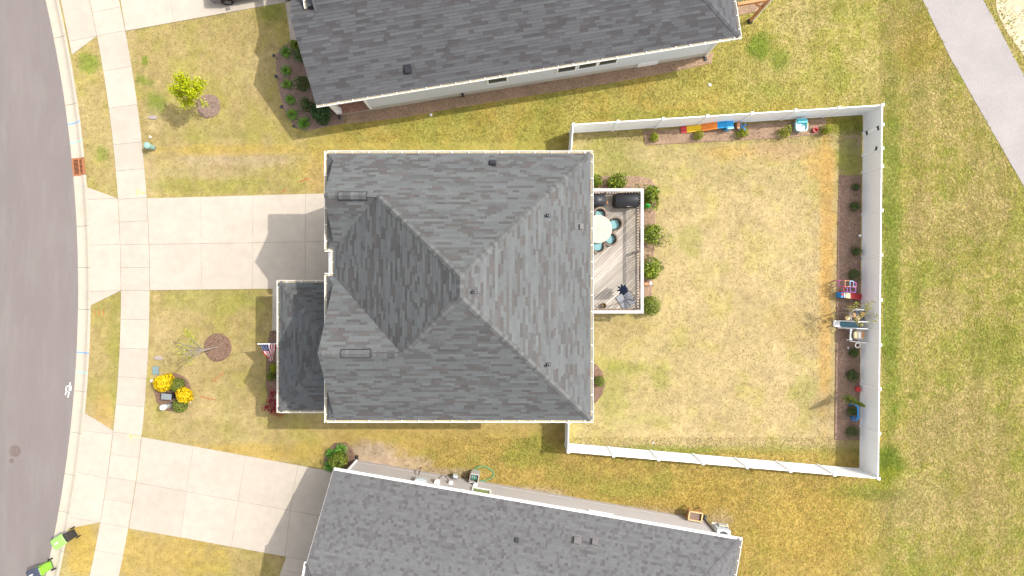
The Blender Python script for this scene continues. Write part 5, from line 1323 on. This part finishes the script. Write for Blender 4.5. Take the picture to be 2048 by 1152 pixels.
for px, py, m in ((1706, 630, 'tan'), (1724, 628, 'tan'), (1714, 636, 'cream'), (1694, 636, 'cream')): mb = MB(); mb.lathe(P3(px, py, .9), [(.12, 0), (.13, .1), (.06, .17)], 14); obj('seat_bump', mb, MT[m], o)
mb = MB(); mb.tube([P3(1695, 658, .35), P3(1702, 658, .6), P3(1702, 680, .6), P3(1694, 679, .35)], .045, 8); mb.bar(P3(1702, 658, .62), P3(1701, 680, .62), .12, .05); obj('side_frame', mb, MT['toy_grey'], o)
for py in (657.5, 679.5): mb = MB(); q = P3(1696, py, .03); mb.bar((q.x - .12, q.y, .05), (q.x + .25, q.y, .06), .10, .08); obj('foot', mb, MT['toy_grey'], o)
mb = MB(); c = P3(1718, 670, .75); mb.loft([[c + Vector((.30 * s_ * math.copysign(abs(math.cos(t)) ** .5, math.cos(t)), .21 * s_ * math.copysign(abs(math.sin(t)) ** .5, math.sin(t)), z)) for t in [2 * math.pi * k / 24 for k in range(24)]] for s_, z in ((.9, -.10), (1, -.05), (1, .03), (.88, .06))]); tb = obj('activity_table', mb, MT['cream'], o)
mb = MB(); mb.box(c + Vector((.0, 0, .07)), (.14, .36, .02)); obj('table_panel', mb, MT['toy_white'], tb); mb = MB(); mb.box(c + Vector((.18, .02, .07)), (.12, .30, .02)); obj('table_panel', mb, MT['salmon'], tb)
for dy_ in (-.24, .24): mb = MB(); mb.box(c + Vector((.05, dy_, -.40)), (.28, .10, .66)); obj('table_leg', mb, MT['toy_grey'], o)
mb = MB(); mb.tube([P3(1699, 682, .45), P3(1733, 686, .95)], .03, 8); obj('hoop_arm', mb, MT['toy_white'], o)
mb = MB(); c = P3(1715.5, 690.5, .7); mb.tube([c + Vector((.135 * math.cos(a), .135 * math.sin(a), 0)) for a in [2 * math.pi * k / 24 for k in range(25)]], .026, 8, cap=False); obj('hoop', mb, MT['toy_white'], o)
mb = MB(); mb.tube([c + Vector((.03, .16, 0)), c + Vector((.03, .30, .05)), c + Vector((.03, .30, -.68))], .025, 8); obj('hoop_post', mb, MT['toy_grey'], o)
p = P3(1695, 695.5); o = thing('toy_spade', 'small white and green toy spade on the mulch below the playset', 'toy', p); mb = MB(); mb.box(p + Vector((0, 0, .07)), (.07, .11, .02), rz=.2); obj('blade', mb, MT['toy_white'], o); mb = MB(); mb.tube([p + Vector((.0, -.04, .07)), p + Vector((.03, -.16, .07))], .014, 6); obj('handle', mb, MT['hose'], o)
p = P3(1714.5, 778, .12); o = thing('ball', 'red ball on the mulch beside the right fence', 'ball', (p.x, p.y, .045)); mb = MB(); mb.lathe((p.x, p.y, .045), [(max(.002, .16 * math.sin(a)), .16 - .16 * math.cos(a)) for a in np.linspace(0, math.pi, 12)], 20); obj('shell', mb, MT['red'], o, smooth=True); mb = MB(); mb.lathe((p.x, p.y, .362), [(.014, -.002), (.008, .006)], 8); obj('valve', mb, MT['coral'], o)
p = P3(1719, 471.5, .08); o = thing('ball', 'small white ball on the mulch beside the right fence', 'ball', (p.x, p.y, .045)); mb = MB(); mb.lathe((p.x, p.y, .045), [(max(.002, .085 * math.sin(a)), .085 - .085 * math.cos(a)) for a in np.linspace(0, math.pi, 10)], 16); obj('shell', mb, MT['toy_white'], o, smooth=True); mb = MB(); mb.box((p.x + .02, p.y - .02, .205), (.05, .03, .012)); obj('patch', mb, MT['lime_plastic'], o)
o = thing('toy_goal', 'blue plastic toy goal frame around a shrub by the right fence', 'toy', P3(1712, 826))
mb = MB(); mb.tube([P3(1699, 810, .06), P3(1702, 807.5, .35), P3(1709, 808, .55), P3(1716, 814, .62), P3(1716.5, 834, .62), P3(1714, 840, .55), P3(1707, 840.5, .30), P3(1701, 834, .06)], .05, 8); obj('top_bar', mb, MT['azure'], o, smooth=True)
mb = MB(); mb.tube([P3(1716, 814, .60), P3(1718, 813, .06)], .04, 8); mb.tube([P3(1716.5, 834, .60), P3(1719, 834, .06)], .04, 8); obj('upright', mb, MT['blue'], o)
mb = MB(); mb.tube([P3(1701, 835, .06), P3(1715, 834, .10)], .035, 8); obj('base_bar', mb, MT['azure'], o)
p = P3(1703, 805); o = thing('toy_cup', 'tiny yellow cup between the evergreen and the blue frame', 'toy', (p.x, p.y, .045)); mb = MB(); mb.lathe((p.x, p.y, .045), [(.06, 0), (.085, .10), (.07, .10), (.05, .03), (0, .03)], 14); obj('cup', mb, MT['yellow'], o); mb = MB(); mb.tube([(p.x + .07, p.y, .12), (p.x + .12, p.y, .10), (p.x + .06, p.y, .06)], .012, 6); obj('handle', mb, MT['yellow'], o)

# ---------------------------------------------------------------- street and front yard items
# storm drain
o = thing('storm_drain', 'rusty iron storm drain grate set in the kerb', 'drain', arc(R_ROAD + .4, 333) + (-.1,))
th0, th1 = [math.asin((576 - y) * K0 / (R_ROAD + .4)) for y in (349.5, 316.5)]
def pol(r, t, z): return Vector((CX + r * math.cos(t), r * math.sin(t), z))
ra_, rb_ = R_ROAD + .03, R_BACK - .02
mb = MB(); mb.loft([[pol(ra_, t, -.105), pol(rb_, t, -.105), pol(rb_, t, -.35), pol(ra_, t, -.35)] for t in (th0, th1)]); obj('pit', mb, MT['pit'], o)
mb = MB()
for r0_, r1_ in ((ra_, ra_ + .07), ((ra_ + rb_) / 2 - .03, (ra_ + rb_) / 2 + .03), (rb_ - .10, rb_)):
    mb.loft([[pol(r0_, t, -.06), pol(r1_, t, -.06), pol(r1_, t, -.10), pol(r0_, t, -.10)] for t in (th0, th1)])
for t in (th0, th1): mb.loft([[pol(ra_, t + s_, -.058), pol(rb_, t + s_, -.058), pol(rb_, t + s_, -.10), pol(ra_, t + s_, -.10)] for s_ in (-.0006, .0006)])
mb.loft([[pol(rb_ - .16, t, .0), pol(rb_, t, .03), pol(rb_, t, -.05), pol(rb_ - .16, t, -.05)] for t in (th0, th1)]); fr_ = obj('grate_frame', mb, MT['rust'], o)
for i in range(1, 13):
    t = th0 + (th1 - th0) * i / 13; mb = MB(); mb.loft([[pol(ra_ + .06, t + s_, -.064), pol(rb_ - .09, t + s_, -.064), pol(rb_ - .09, t + s_, -.10), pol(ra_ + .06, t + s_, -.10)] for s_ in (-.00018, .00018)]); obj('grate_bar', mb, MT['rust'], fr_)
# manhole and valve lids in the road
def lid(px, py, r_, label, name, n=8):
    x, y = P(px, py, -.06); z = -.062; o = thing(name, label, 'manhole', (x, y, z))
    mb = MB(); mb.lathe((x, y, z), [(r_, -.03), (r_, .008), (r_ * .86, .008), (r_ * .84, -.004), (0, -.004)], 32); obj('rim', mb, MT['iron'], o)
    mb = MB(); mb.lathe((x, y, z), [(r_ * .82, -.03), (r_ * .82, .002), (.0, .004)], 32); l_ = obj('lid', mb, MT['iron'], o)
    for i in range(n):
        a = 2 * math.pi * i / n; mb = MB(); mb.bar((x + r_ * .25 * math.cos(a), y + r_ * .25 * math.sin(a), z + .008), (x + r_ * .6 * math.cos(a), y + r_ * .6 * math.sin(a), z + .008), r_ * .1, .012); obj('rib', mb, MT['asphalt'], l_)
lid(30, 902, .33, 'round iron manhole cover in the road', 'manhole_cover'); lid(23, 922, .14, 'small round valve cover in the road below the manhole', 'valve_cover', 4)
# paint marks on kerb and road
def marks(name, label, segs, m, z=-.048, wd=.05):
    o = thing(name, label, 'paint mark', P3(*segs[0][0]))
    for a, b_ in segs:
        pa_, pb2 = P3(*a, z), P3(*b_, z); mb = MB(); d = (pb2 - pa_).normalized(); s_ = Vector((-d.y, d.x, 0)) * wd / 2; n = 5
        rr_ = random.Random(int(a[0] * 7 + a[1])); L_ = []; R_ = []
        for i in range(n + 1):
            q = pa_.lerp(pb2, i / n); L_.append(q + s_ * rr_.uniform(.7, 1.2)); R_.append(q - s_ * rr_.uniform(.7, 1.2))
        mb.poly(L_ + R_[::-1]); obj('stroke', mb, MT[m], o)
def road_z(px, py): return 0
marks('paint_mark', 'white sprayed survey mark on the road near the kerb', [((140.5, 765), (136, 795)), ((132, 773), (142, 771)), ((131, 784), (142, 782)), ((133, 772), (131, 790)), ((142, 771), (141, 783))], 'paint_white', z=-.067, wd=.07)
def kerbline(py0, py1, m, label):
    o = thing('paint_line', label, 'paint mark', arc(R_ROAD + .4, (py0 + py1) / 2) + (-.09,)); mb = MB(); rings = []
    for k, (of, z) in enumerate(prof):
        t = k / (len(prof) - 1); py = py0 + (py1 - py0) * t; th = math.asin((576 - py) * K0 / (R_ROAD + .4)); dth = .00042
        rings.append([pol(R_ROAD + of, th - dth, z + .004), pol(R_ROAD + of, th + dth, z + .004)])
    for a, b_ in zip(rings[:-1], rings[1:]): mb.quad(a[0], a[1], b_[1], b_[0])
    obj('stroke', mb, MT[m], o)
kerbline(247, 244, 'paint_blue', 'blue paint line across the kerb above the storm drain'); kerbline(285.5, 281, 'paint_teal', 'teal paint line across the kerb just above the storm drain')
kerbline(705, 706, 'paint_blue', 'blue paint line across the kerb below the middle driveway'); kerbline(744, 746, 'paint_teal', 'teal paint line across the kerb below the middle driveway')
marks('paint_mark', 'yellow sprayed bracket on the pavement above the middle driveway', [((272, 379), (291, 387)), ((272, 392), (275, 379)), ((273, 386.5), (290, 386.5))], 'paint_yellow', z=.0405, wd=.04)
marks('paint_mark', 'yellow sprayed mark on the pavement at the lower driveway', [((262, 868), (262, 883)), ((255, 871), (280, 875))], 'paint_yellow', z=.0405, wd=.05)
marks('paint_mark', 'orange sprayed line on the grass beside the round bed', [((448, 745), (425, 763))], 'paint_orange', z=.03, wd=.05)
marks('paint_mark', 'orange sprayed line on the grass right of the yellow shrubs', [((400, 793), (431, 800))], 'paint_orange', z=.03, wd=.05)
marks('paint_mark', 'orange sprayed lines on the grass above the middle driveway', [((598, 364), (619, 356)), ((563, 385), (573, 378))], 'paint_orange', z=.03, wd=.05)
marks('paint_mark', 'three orange strokes on the verge below the middle driveway', [((189, 620), (191, 632)), ((198, 619), (199, 633)), ((206, 619), (207, 631))], 'paint_orange', z=.03, wd=.045)
# cable pedestals, meter lid, caps
x, y = P(307, 296); o = thing('utility_pedestal', 'short round teal utility pedestal beside the upper pavement', 'utility box', (x, y, 0)); mb = MB(); mb.lathe((x, y, 0), [(.15, 0), (.15, .55), (.19, .56), (.19, .62), (.14, .68), (.05, .70)], 18); obj('housing', mb, MT['teal_plastic'], o, smooth=False); mb = MB(); mb.lathe((x, y, 0), [(.155, .02), (.155, .08)], 18); obj('band', mb, MT['lead'], o)
x, y = P(346, 808); o = thing('marker_post', 'white dome-topped cable post in the front round bed', 'utility box', (x, y, 0)); mb = MB(); mb.lathe((x, y, 0), [(.13, 0), (.13, .80), (.15, .82), (.155, .95), (.13, 1.05), (.07, 1.12), (.01, 1.13)], 20); obj('housing', mb, MT['vinyl'], o, smooth=True); mb = MB(); mb.lathe((x, y, 0), [(.138, .03), (.138, .12)], 20); obj('band', mb, MT['lead'], o)
x, y = P(343, 790); o = thing('utility_box', 'black box with a grey lid between the front bed shrubs', 'utility box', (x, y, 0)); mb = MB(); mb.box((x, y, .24), (.50, .30, .48), rz=-.08, taper=1.06); obj('housing', mb, MT['black_plastic'], o); mb = MB(); mb.box((x, y, .50), (.57, .35, .05), rz=-.08, taper=.94); obj('lid', mb, MT['grey_lid'], o)
x, y = P(312, 741); o = thing('meter_lid', 'rectangular blue-green water meter lid beside the pavement', 'lid', (x, y, 0)); mb = MB(); mb.box((x, y, .02), (.36, .47, .05), rz=.03); obj('frame', mb, MT['grey_lid'], o); mb = MB(); mb.box((x, y, .047), (.30, .41, .014), rz=.03); obj('lid', mb, MT['meter_lid'], o); mb = MB(); mb.box((x, y + .02, .058), (.08, .20, .01), rz=.03); obj('reader_flap', mb, MT['grey_lid'], o)
for px, py, r_, lb in ((304, 761.5, .075, 'white round drain cap beside the front round bed'), (862, 230, .085, 'white round cap in the shaded grass below the upper house'), (1419, 170, .085, 'white round cap in the grass right of the upper house'), (381.5, 804, .04, 'tiny white cap at the edge of the front round bed'), (301, 274, .06, 'white round cap above the teal pedestal'), (1306, 885, .05, 'tiny white cap in the yard near the lower fence')):
    x, y = P(px, py); o = thing('drain_cap', lb, 'cap', (x, y, 0)); mb = MB(); mb.lathe((x, y, 0), [(r_, -.02), (r_, .05), (r_ * .85, .065), (0, .065)], 18); obj('cap', mb, MT['toy_white'], o); mb = MB(); mb.box((x, y, .075), (r_ * .5, r_ * .5, .022)); obj('plug', mb, MT['toy_grey'], o)
for px, py, lb in ((306, 235, 'flat grey stone on the grass beside the upper pavement'), (317, 716, 'pale flat stone on the grass above the meter lid')):
    x, y = P(px, py); mb = MB(); mb.loft([[(x + .26 * s_ * (1 + .15 * math.sin(3 * a + px)) * math.cos(a), y + .13 * s_ * (1 + .12 * math.cos(2 * a)) * math.sin(a), z) for a in [2 * math.pi * k / 16 for k in range(16)]] for s_, z in ((1, -.02), (1, .03), (.8, .06))]); tag(obj('stone', mb, MT['stone'], loc=(x, y, 0)), lb, 'stone')
# path lights of the upper neighbour
for px, py, lb in ((549, 115, 'black path light at the top of the upper house bed'), (553, 156.5, 'black path light, second in the upper house bed edge'), (564, 216, 'black path light, third along the upper house bed edge'), (588, 254, 'black path light at the lower end of the upper house bed')):
    x, y = P(px + 6, py + 3); o = thing('path_light', lb, 'lamp', (x, y, 0), 0, 'path lights in the upper house bed'); mb = MB(); mb.tube([(x, y, -.02), (x, y, .42)], .014, 8); obj('stake', mb, MT['dark_metal'], o); mb = MB(); mb.lathe((x, y, .42), [(.04, 0), (.045, .06), (.10, .07), (.06, .11), (.01, .14)], 16); obj('lamp_head', mb, MT['dark_metal'], o)

# wheelie bins
def bin_(px, py, face, body, lidm, label, open_back=True):
    x, y = P(px, py, -.04); o = thing('wheelie_bin', label, 'bin', (x, y, -.06), face)   # local +y = front (lid hangs that way), -y = handle side
    W = WM[o.name]
    def add(nm, mb, m, par=o): me = mb.mesh(nm); return piece(nm, me, MT[m], par, W)
    def rr_(hx, hy, cy, z, e=.35): return [Vector((hx * math.copysign(abs(math.cos(t)) ** e, math.cos(t)), cy + hy * math.copysign(abs(math.sin(t)) ** e, math.sin(t)), z)) for t in [2 * math.pi * k / 24 for k in range(24)]]
    mb = MB(); mb.loft([rr_(.22, .25, .02, .03), rr_(.25, .30, .02, .45), rr_(.285, .36, .02, .95), rr_(.30, .38, .02, .96), rr_(.30, .38, .02, 1.0)]); add('body', mb, body)
    mb = MB(); mb.loft([rr_(.305, .40, .03, 1.0), rr_(.31, .41, .03, 1.03), rr_(.27, .36, .04, 1.075), rr_(.18, .25, .05, 1.09)]); ld = add('lid', mb, lidm)
    mb = MB(); mb.box((0, -.38, 1.03), (.42, .06, .06)); add('hinge', mb, body)
    mb = MB(); mb.tube([(-.24, -.36, .97), (-.24, -.50, 1.0), (.24, -.50, 1.0), (.24, -.36, .97)], .022, 8); add('handle', mb, body)
    mb = MB(); mb.box((.0, .14, 1.093), (.05, .22, .006)); add('lid_label', mb, 'toy_white', ld)
    mb = MB(); mb.tube([(-.33, -.27, .12), (.33, -.27, .12)], .018, 8); add('axle', mb, 'dark_metal')
    for sx in (-1, 1): mb = MB(); mb.tube([(sx * .27, -.27, .125), (sx * .335, -.27, .125)], .125, 18); add('wheel', mb, 'tyre')
bin_(146, 1068, math.atan2(-.50, -.80) - R(90), 'charcoal', 'lime_lid', 'dark wheelie bin with a light green lid on the kerb')
bin_(98, 1130, math.atan2(-.36, -1.0) - R(90), 'lime_plastic', 'navy_lid', 'lime green wheelie bin with a dark lid in the gutter')

# flag on the porch
pt0, pt1 = P3(556, 687.5, 1.95), P3(516, 688, 2.55)
o = thing('flag', 'stars and stripes flag on a white pole at the porch', 'flag', pt0)
mb = MB(); mb.tube([pt0, pt1], .018, 8); mb.lathe(pt1, [(.03, -.03), (.035, 0), (.01, .03)], 10); obj('pole', mb, MT['vinyl'], o)
mb = MB(); NF, NH = 38, 26; tip = pt1.lerp(pt0, .04); inn = pt1.lerp(pt0, .92); end = P3(540, 721, 1.55)
def fp(s_, t):
    h = tip.lerp(inn, s_); tgt = end + (inn - tip) * (s_ - .5) * .22
    p = h.lerp(tgt, t); p += Vector((.05 * math.sin(t * 9 + s_ * 5) * t, -.03 * math.sin(s_ * 14 + t * 4) * t, .05 * math.sin(s_ * 16 + t * 3) * (t + .15) - .18 * math.sin(math.pi * t) * .3)); return p
for j in range(NH):
    for i in range(NF):
        s0, s1, t0, t1 = j / NH, (j + 1) / NH, i / NF, (i + 1) / NF
        col = (.46, .015, .03) if (j // 2) % 2 == 0 else (.70, .69, .68)
        if t0 < .4 and j < 14: col = (.012, .022, .10) if not (i % 3 == 1 and j % 3 == 1) else (.70, .69, .70)
        mb.quad(fp(s0, t0), fp(s1, t0), fp(s1, t1), fp(s0, t1), col)
obj('cloth', mb, MT['flag'], o)

# car on the upper neighbour's driveway
cw = P3(455, 1.5, .33); ca = math.atan2(58, 322); c0 = Vector((cw.x, cw.y, .036)) + Vector((math.cos(ca), math.sin(ca), 0)) * 1.36 + Vector((-math.sin(ca), math.cos(ca), 0)) * .82
car = thing('car', 'dark purple car parked at the top edge on the upper driveway', 'car', c0, ca)
W = WM[car.name]
def cadd(nm, mb, m, par=car, smooth=False): me = mb.mesh(nm, None, smooth); return piece(nm, me, MT[m], par, W)
def csec(x, hw, z0, z1, crown=.05): return [Vector((x, y * hw, z)) for y, z in ((-.92, z0), (-1, z0 + .10), (-1, z0 + .6 * (z1 - z0)), (-.93, z1 - .03), (-.6, z1 + crown * .6), (0, z1 + crown), (.6, z1 + crown * .6), (.93, z1 - .03), (1, z0 + .6 * (z1 - z0)), (1, z0 + .10), (.92, z0))]
mb = MB(); mb.loft([csec(-2.28, .70, .30, .62), csec(-2.18, .82, .22, .76), csec(-1.6, .90, .20, .84), csec(-.6, .91, .20, .92), csec(.6, .91, .20, .94), csec(1.6, .90, .20, .94), csec(2.15, .83, .24, .90), csec(2.26, .74, .32, .74)]); cadd('body', mb, 'car_paint', smooth=True)
mb = MB()
for xa, hw, z in ((0, 0, 0),): pass
mb.loft([[Vector((x, y, z)) for x, y in ((xa, -hw), (xb, -hw), (xb, hw), (xa, hw))] for xa, xb, hw, z in ((-1.15, 1.75, .84, .90), (-.55, 1.25, .70, 1.38))]); cb2 = cadd('windows', mb, 'glass')
mb = MB(); mb.loft([[Vector((x, y, z)) for x, y in ((-.52, -.68), (1.22, -.68), (1.22, .68), (-.52, .68))] for z in (1.385, 1.42)] + [[Vector((x, y, 1.45)) for x, y in ((-.3, -.5), (1.0, -.5), (1.0, .5), (-.3, .5))]]); cadd('roof', mb, 'car_paint')
for sx in (-1.36, 1.38):
    for sy in (-1, 1):
        mb = MB(); mb.tube([(sx, sy * .70, .33), (sx, sy * .925, .33)], .33, 24); wh = cadd('wheel', mb, 'tyre')
        mb = MB(); mb.tube([(sx, sy * .915, .33), (sx, sy * .935, .33)], .22, 20); cadd('rim', mb, 'dark_metal', wh)
        for k in range(5):
            a = 2 * math.pi * k / 5 + .3; mb = MB(); mb.bar((sx, sy * .94, .33), (sx + .20 * math.cos(a), sy * .94, .33 + .20 * math.sin(a)), .02, .05); cadd('spoke', mb, 'rim', wh)
for sy in (-.6, .6): mb = MB(); mb.box((-2.24, sy, .62), (.12, .30, .12)); cadd('headlight', mb, 'vinyl'); mb = MB(); mb.box((2.22, sy, .72), (.10, .30, .12)); cadd('taillight', mb, 'red')
for sy in (-1, 1): mb = MB(); mb.box((-.75, sy * .98, .95), (.18, .16, .12)); cadd('wing_mirror', mb, 'car_paint')

# hose reel, hose, tap valve and planter at the lower house
x, y = P(950, 949); rz = fS.rz
o = thing('hose_reel', 'wooden-framed garden hose reel against the lower house wall', 'hose reel', (x, y, 0), rz)
for dx_, dy_, sx, sy in ((-.24, 0, .05, .52), (.24, 0, .05, .52), (0, .24, .43, .05), (0, -.24, .43, .05)):
    q = rot2((x, y), dx_, dy_, rz); mb = MB(); mb.box((*q, .36), (sx, sy, .70), rz=rz); obj('frame_side', mb, MT['stone'] if dx_ < 0 else MT['rail_wood'], o)
mb = MB(); q0 = rot2((x, y), -.2, 0, rz); q1 = rot2((x, y), .2, 0, rz); mb.tube([(*q0, .42), (*q1, .42)], .15, 16); obj('drum', mb, MT['grey_lid'], o)
for k in range(3): q = rot2((x, y), -.13 + .12 * k, 0, rz); mb = MB(); mb.tube([(q[0] + .0, q[1] + .17 * math.cos(a), .42 + .17 * math.sin(a)) for a in [2 * math.pi * j / 18 for j in range(19)]], .02, 6, cap=False); obj('coiled_hose', mb, MT['hose'], o)
o = thing('garden_hose', 'bright green garden hose looping over the grass beside the reel', 'hose', P3(975, 945))
mb = MB(); mb.tube([P3(948.5, 941.5, .45), P3(953, 936, .20), P3(960, 932.5, .04), P3(969, 932.5, .035), P3(978, 936.5, .035), P3(985, 942, .035), P3(987.5, 947.5, .035), P3(986, 953, .035), P3(979, 958.5, .035), P3(968, 961, .035), P3(957, 963, .06), P3(952, 964, .2)], .024, 7); obj('tube', mb, MT['hose'], o, smooth=True); mb = MB(); mb.tube([P3(952, 964, .2), P3(949.5, 964.8, .3)], .032, 8); obj('connector', mb, MT['azure'], o)
x, y = P(912, 948); o = thing('utility_meter', 'small grey gas meter standing by the lower house wall', 'meter', (x, y, 0)); mb = MB(); mb.box((x, y, .42), (.26, .18, .30), rz=rz); obj('meter_body', mb, MT['ac_white'], o)
mb = MB(); mb.tube([(x - .12, y, 0), (x - .12, y, .62), (x + .05, y - .05, .66), (x + .16, y - .10, .55)], .03, 8); obj('pipe', mb, MT['lead'], o); mb = MB(); mb.lathe((x - .02, y, .57), [(.09, 0), (.10, .04), (.04, .08)], 12); obj('dial', mb, MT['toy_grey'], o)
pp0 = P3(1391, 1033, .75); x, y = pp0.x, pp0.y; rz = fS.rz
o = thing('raised_planter', 'raised wooden planter box on legs at the lower house corner', 'planter', (x, y, 0), rz)
for dx_, dy_, sx, sy in ((-.37, 0, .05, .42), (.37, 0, .05, .42), (0, .235, .79, .05), (0, -.235, .79, .05)):
    q = rot2((x, y), dx_, dy_, rz); mb = MB(); mb.box((*q, .62), (sx, sy, .26), rz=rz); sd = obj('side_board', mb, MT['cedar'], o); mb = MB(); mb.box((*q, .762), (sx + .025, sy + .02, .022), rz=rz); obj('rim', mb, MT['cedar_light'], sd)
mb = MB(); mb.box((x, y, .60), (.68, .41, .12), rz=rz); obj('soil', mb, MT['mulch_grey'], o)
for sx in (-1, 1):
    for sy in (-1, 1): q = rot2((x, y), sx * .35, sy * .21, rz); q2 = rot2((x, y), sx * .43, sy * .30, rz); mb = MB(); mb.bar((*q, .60), (*q2, .0), .06, .06); obj('leg', mb, MT['cedar'], o)
x, y = P(1437, 1062); o = thing('air_conditioner', 'pale boxy air conditioning unit partly hidden by the lower house eave', 'air conditioner', (x, y, 0), rz); mb = MB(); mb.box((x, y, .38), (.75, .75, .72), rz=rz); obj('casing', mb, MT['ac_white'], o); mb = MB(); mb.lathe((x, y, .735), [(.30, 0), (.30, .02), (.05, .05)], 20); obj('fan_grille', mb, MT['dark_metal'], o); mb = MB(); mb.box((x, y, .01), (.95, .95, .05), rz=rz); obj('pad', mb, MT['parging'], o)
x, y = P(1442, 1052); o = thing('storage_bin', 'open grey storage bin above the air conditioning unit', 'bin', (x, y, 0), rz); mb = MB()
for dx_, dy_, sx, sy in ((-.24, 0, .03, .30), (.24, 0, .03, .30), (0, .155, .51, .03), (0, -.155, .51, .03)): q = rot2((x, y), dx_, dy_, rz); mb.box((*q, .21), (sx, sy, .40), rz=rz)
mb.box((x, y, .03), (.46, .28, .03), rz=rz); obj('box', mb, MT['toy_grey'], o); mb = MB(); mb.box((*rot2((x, y), 0, .17, rz), .40), (.55, .035, .04), rz=rz); obj('rim', mb, MT['cream'], o)

# ---------------------------------------------------------------- grass blades over all the lawn in view
for hp in ([fN(.3, .34, 0), fN(U1, .34, 0), fN(U1, 11, 0), fN(.3, 11, 0)], [fS(.4, .34, 0), fS(U1s, .34, 0), fS(U1s, 11, 0), fS(.4, 11, 0)]): hole([(p.x, p.y) for p in hp])
hole([(-12, .2), (-8, .2), (-8, 6), (3.2, 6), (3.2, -5.7), (-12, -5.9)]); hole([(dx0, dy0), (dx1, dy0), (dx1, dy1), (dx0, dy1)])
def grass(n, seed, hmin, hmax, wd, tone, box=(-30.5, 30.5, -17.5, 17.5), thin=None, soft=.8):
    r = np.random.default_rng(seed)
    x = r.uniform(box[0], box[1], n); y = r.uniform(box[2], box[3], n)
    k = np.ones(n, bool)
    for m_ in MASKS: k &= ~inpoly(x, y, m_)
    if thin is not None: k &= r.random(n) < thin(x, y)
    x, y = x[k], y[k]; n = len(x)
    col = lawn_color(x, y)
    a = r.uniform(0, 2 * math.pi, n); h = r.uniform(hmin, hmax, n); lean = r.uniform(1.2, 3.5, n) * h
    d = np.stack([np.cos(a), np.sin(a)], 1); s_ = np.stack([-d[:, 1], d[:, 0]], 1) * (wd * r.uniform(.6, 1.4, n))[:, None]
    c = np.stack([x, y], 1)
    v = np.zeros((n, 3, 3)); v[:, 0, :2] = c - s_; v[:, 1, :2] = c + s_; v[:, 2, :2] = c + d * lean[:, None]; v[:, :2, 2] = .004; v[:, 2, 2] = h
    f = r.choice([0, 1, 2, 3], n, p=tone)
    mul = (1.05 + soft * (np.array([[1.08, 1.08, 1.08], [1.45, 1.40, 1.38], [.80, .78, .72], [.86, 1.12, .60]]) - 1.05))[f] * r.uniform(.85, 1.15, n)[:, None]
    return v.reshape(-1, 3), np.arange(3 * n).reshape(n, 3), np.repeat(np.clip(col * mul, .01, .75), 3, 0)
v1, f1, c1 = grass(260000, 5, .012, .035, .020, [.34, .32, .13, .21], soft=.68)
v2, f2, c2 = grass(80000, 6, .025, .06, .030, [.10, .36, .28, .26], box=(21.2, 30.5, -17.5, 17.5))
v3, f3, c3 = grass(50000, 8, .02, .05, .028, [.2, .3, .28, .22], box=(-5, 22, -17.5, -8.6))
v4, f4, c4 = grass(40000, 9, .02, .05, .028, [.2, .3, .28, .22], box=(-10, 24, 8.4, 17.5))
vv_ = np.concatenate([v1, v2, v3, v4]); ff_ = np.concatenate([f1, f2 + len(v1), f3 + len(v1) + len(v2), f4 + len(v1) + len(v2) + len(v3)])
g_ = obj('grass', np_mesh('grass', vv_, ff_, np.concatenate([c1, c2, c3, c4])), MT['blade'])
tag(g_, 'short straw-coloured and green grass covering the lawns', 'grass', kind='stuff')
# weed tufts on the bare earth
r_ = np.random.default_rng(3); n = 2600; x = r_.uniform(27.5, 33, n); y = r_.uniform(11, 20, n); k = inpoly(x, y, ep); x, y = x[k], y[k]
cl = (vnoise(x, y, 1.3, 3) + .5 * vnoise(x, y, 4.0, 2)) > .78
x, y = x[cl], y[cl]; n = len(x); a = r_.uniform(0, 6.28, n); h = r_.uniform(.04, .14, n); v = np.zeros((n, 3, 3)); dd_ = np.stack([np.cos(a), np.sin(a)], 1); ss = np.stack([-dd_[:, 1], dd_[:, 0]], 1) * .03
v[:, 0, :2] = np.stack([x, y], 1) - ss; v[:, 1, :2] = np.stack([x, y], 1) + ss; v[:, 2, :2] = np.stack([x, y], 1) + dd_ * .12; v[:, :2, 2] = .012; v[:, 2, 2] = h
tag(obj('weeds', np_mesh('weeds', v.reshape(-1, 3), np.arange(3 * n).reshape(n, 3), np.repeat(np.array(G_OLIVE)[r_.integers(0, 4, n)] * 1.3, 3, 0)), MT['blade']), 'sparse green weeds on the bare earth beyond the path', 'weeds', kind='stuff')
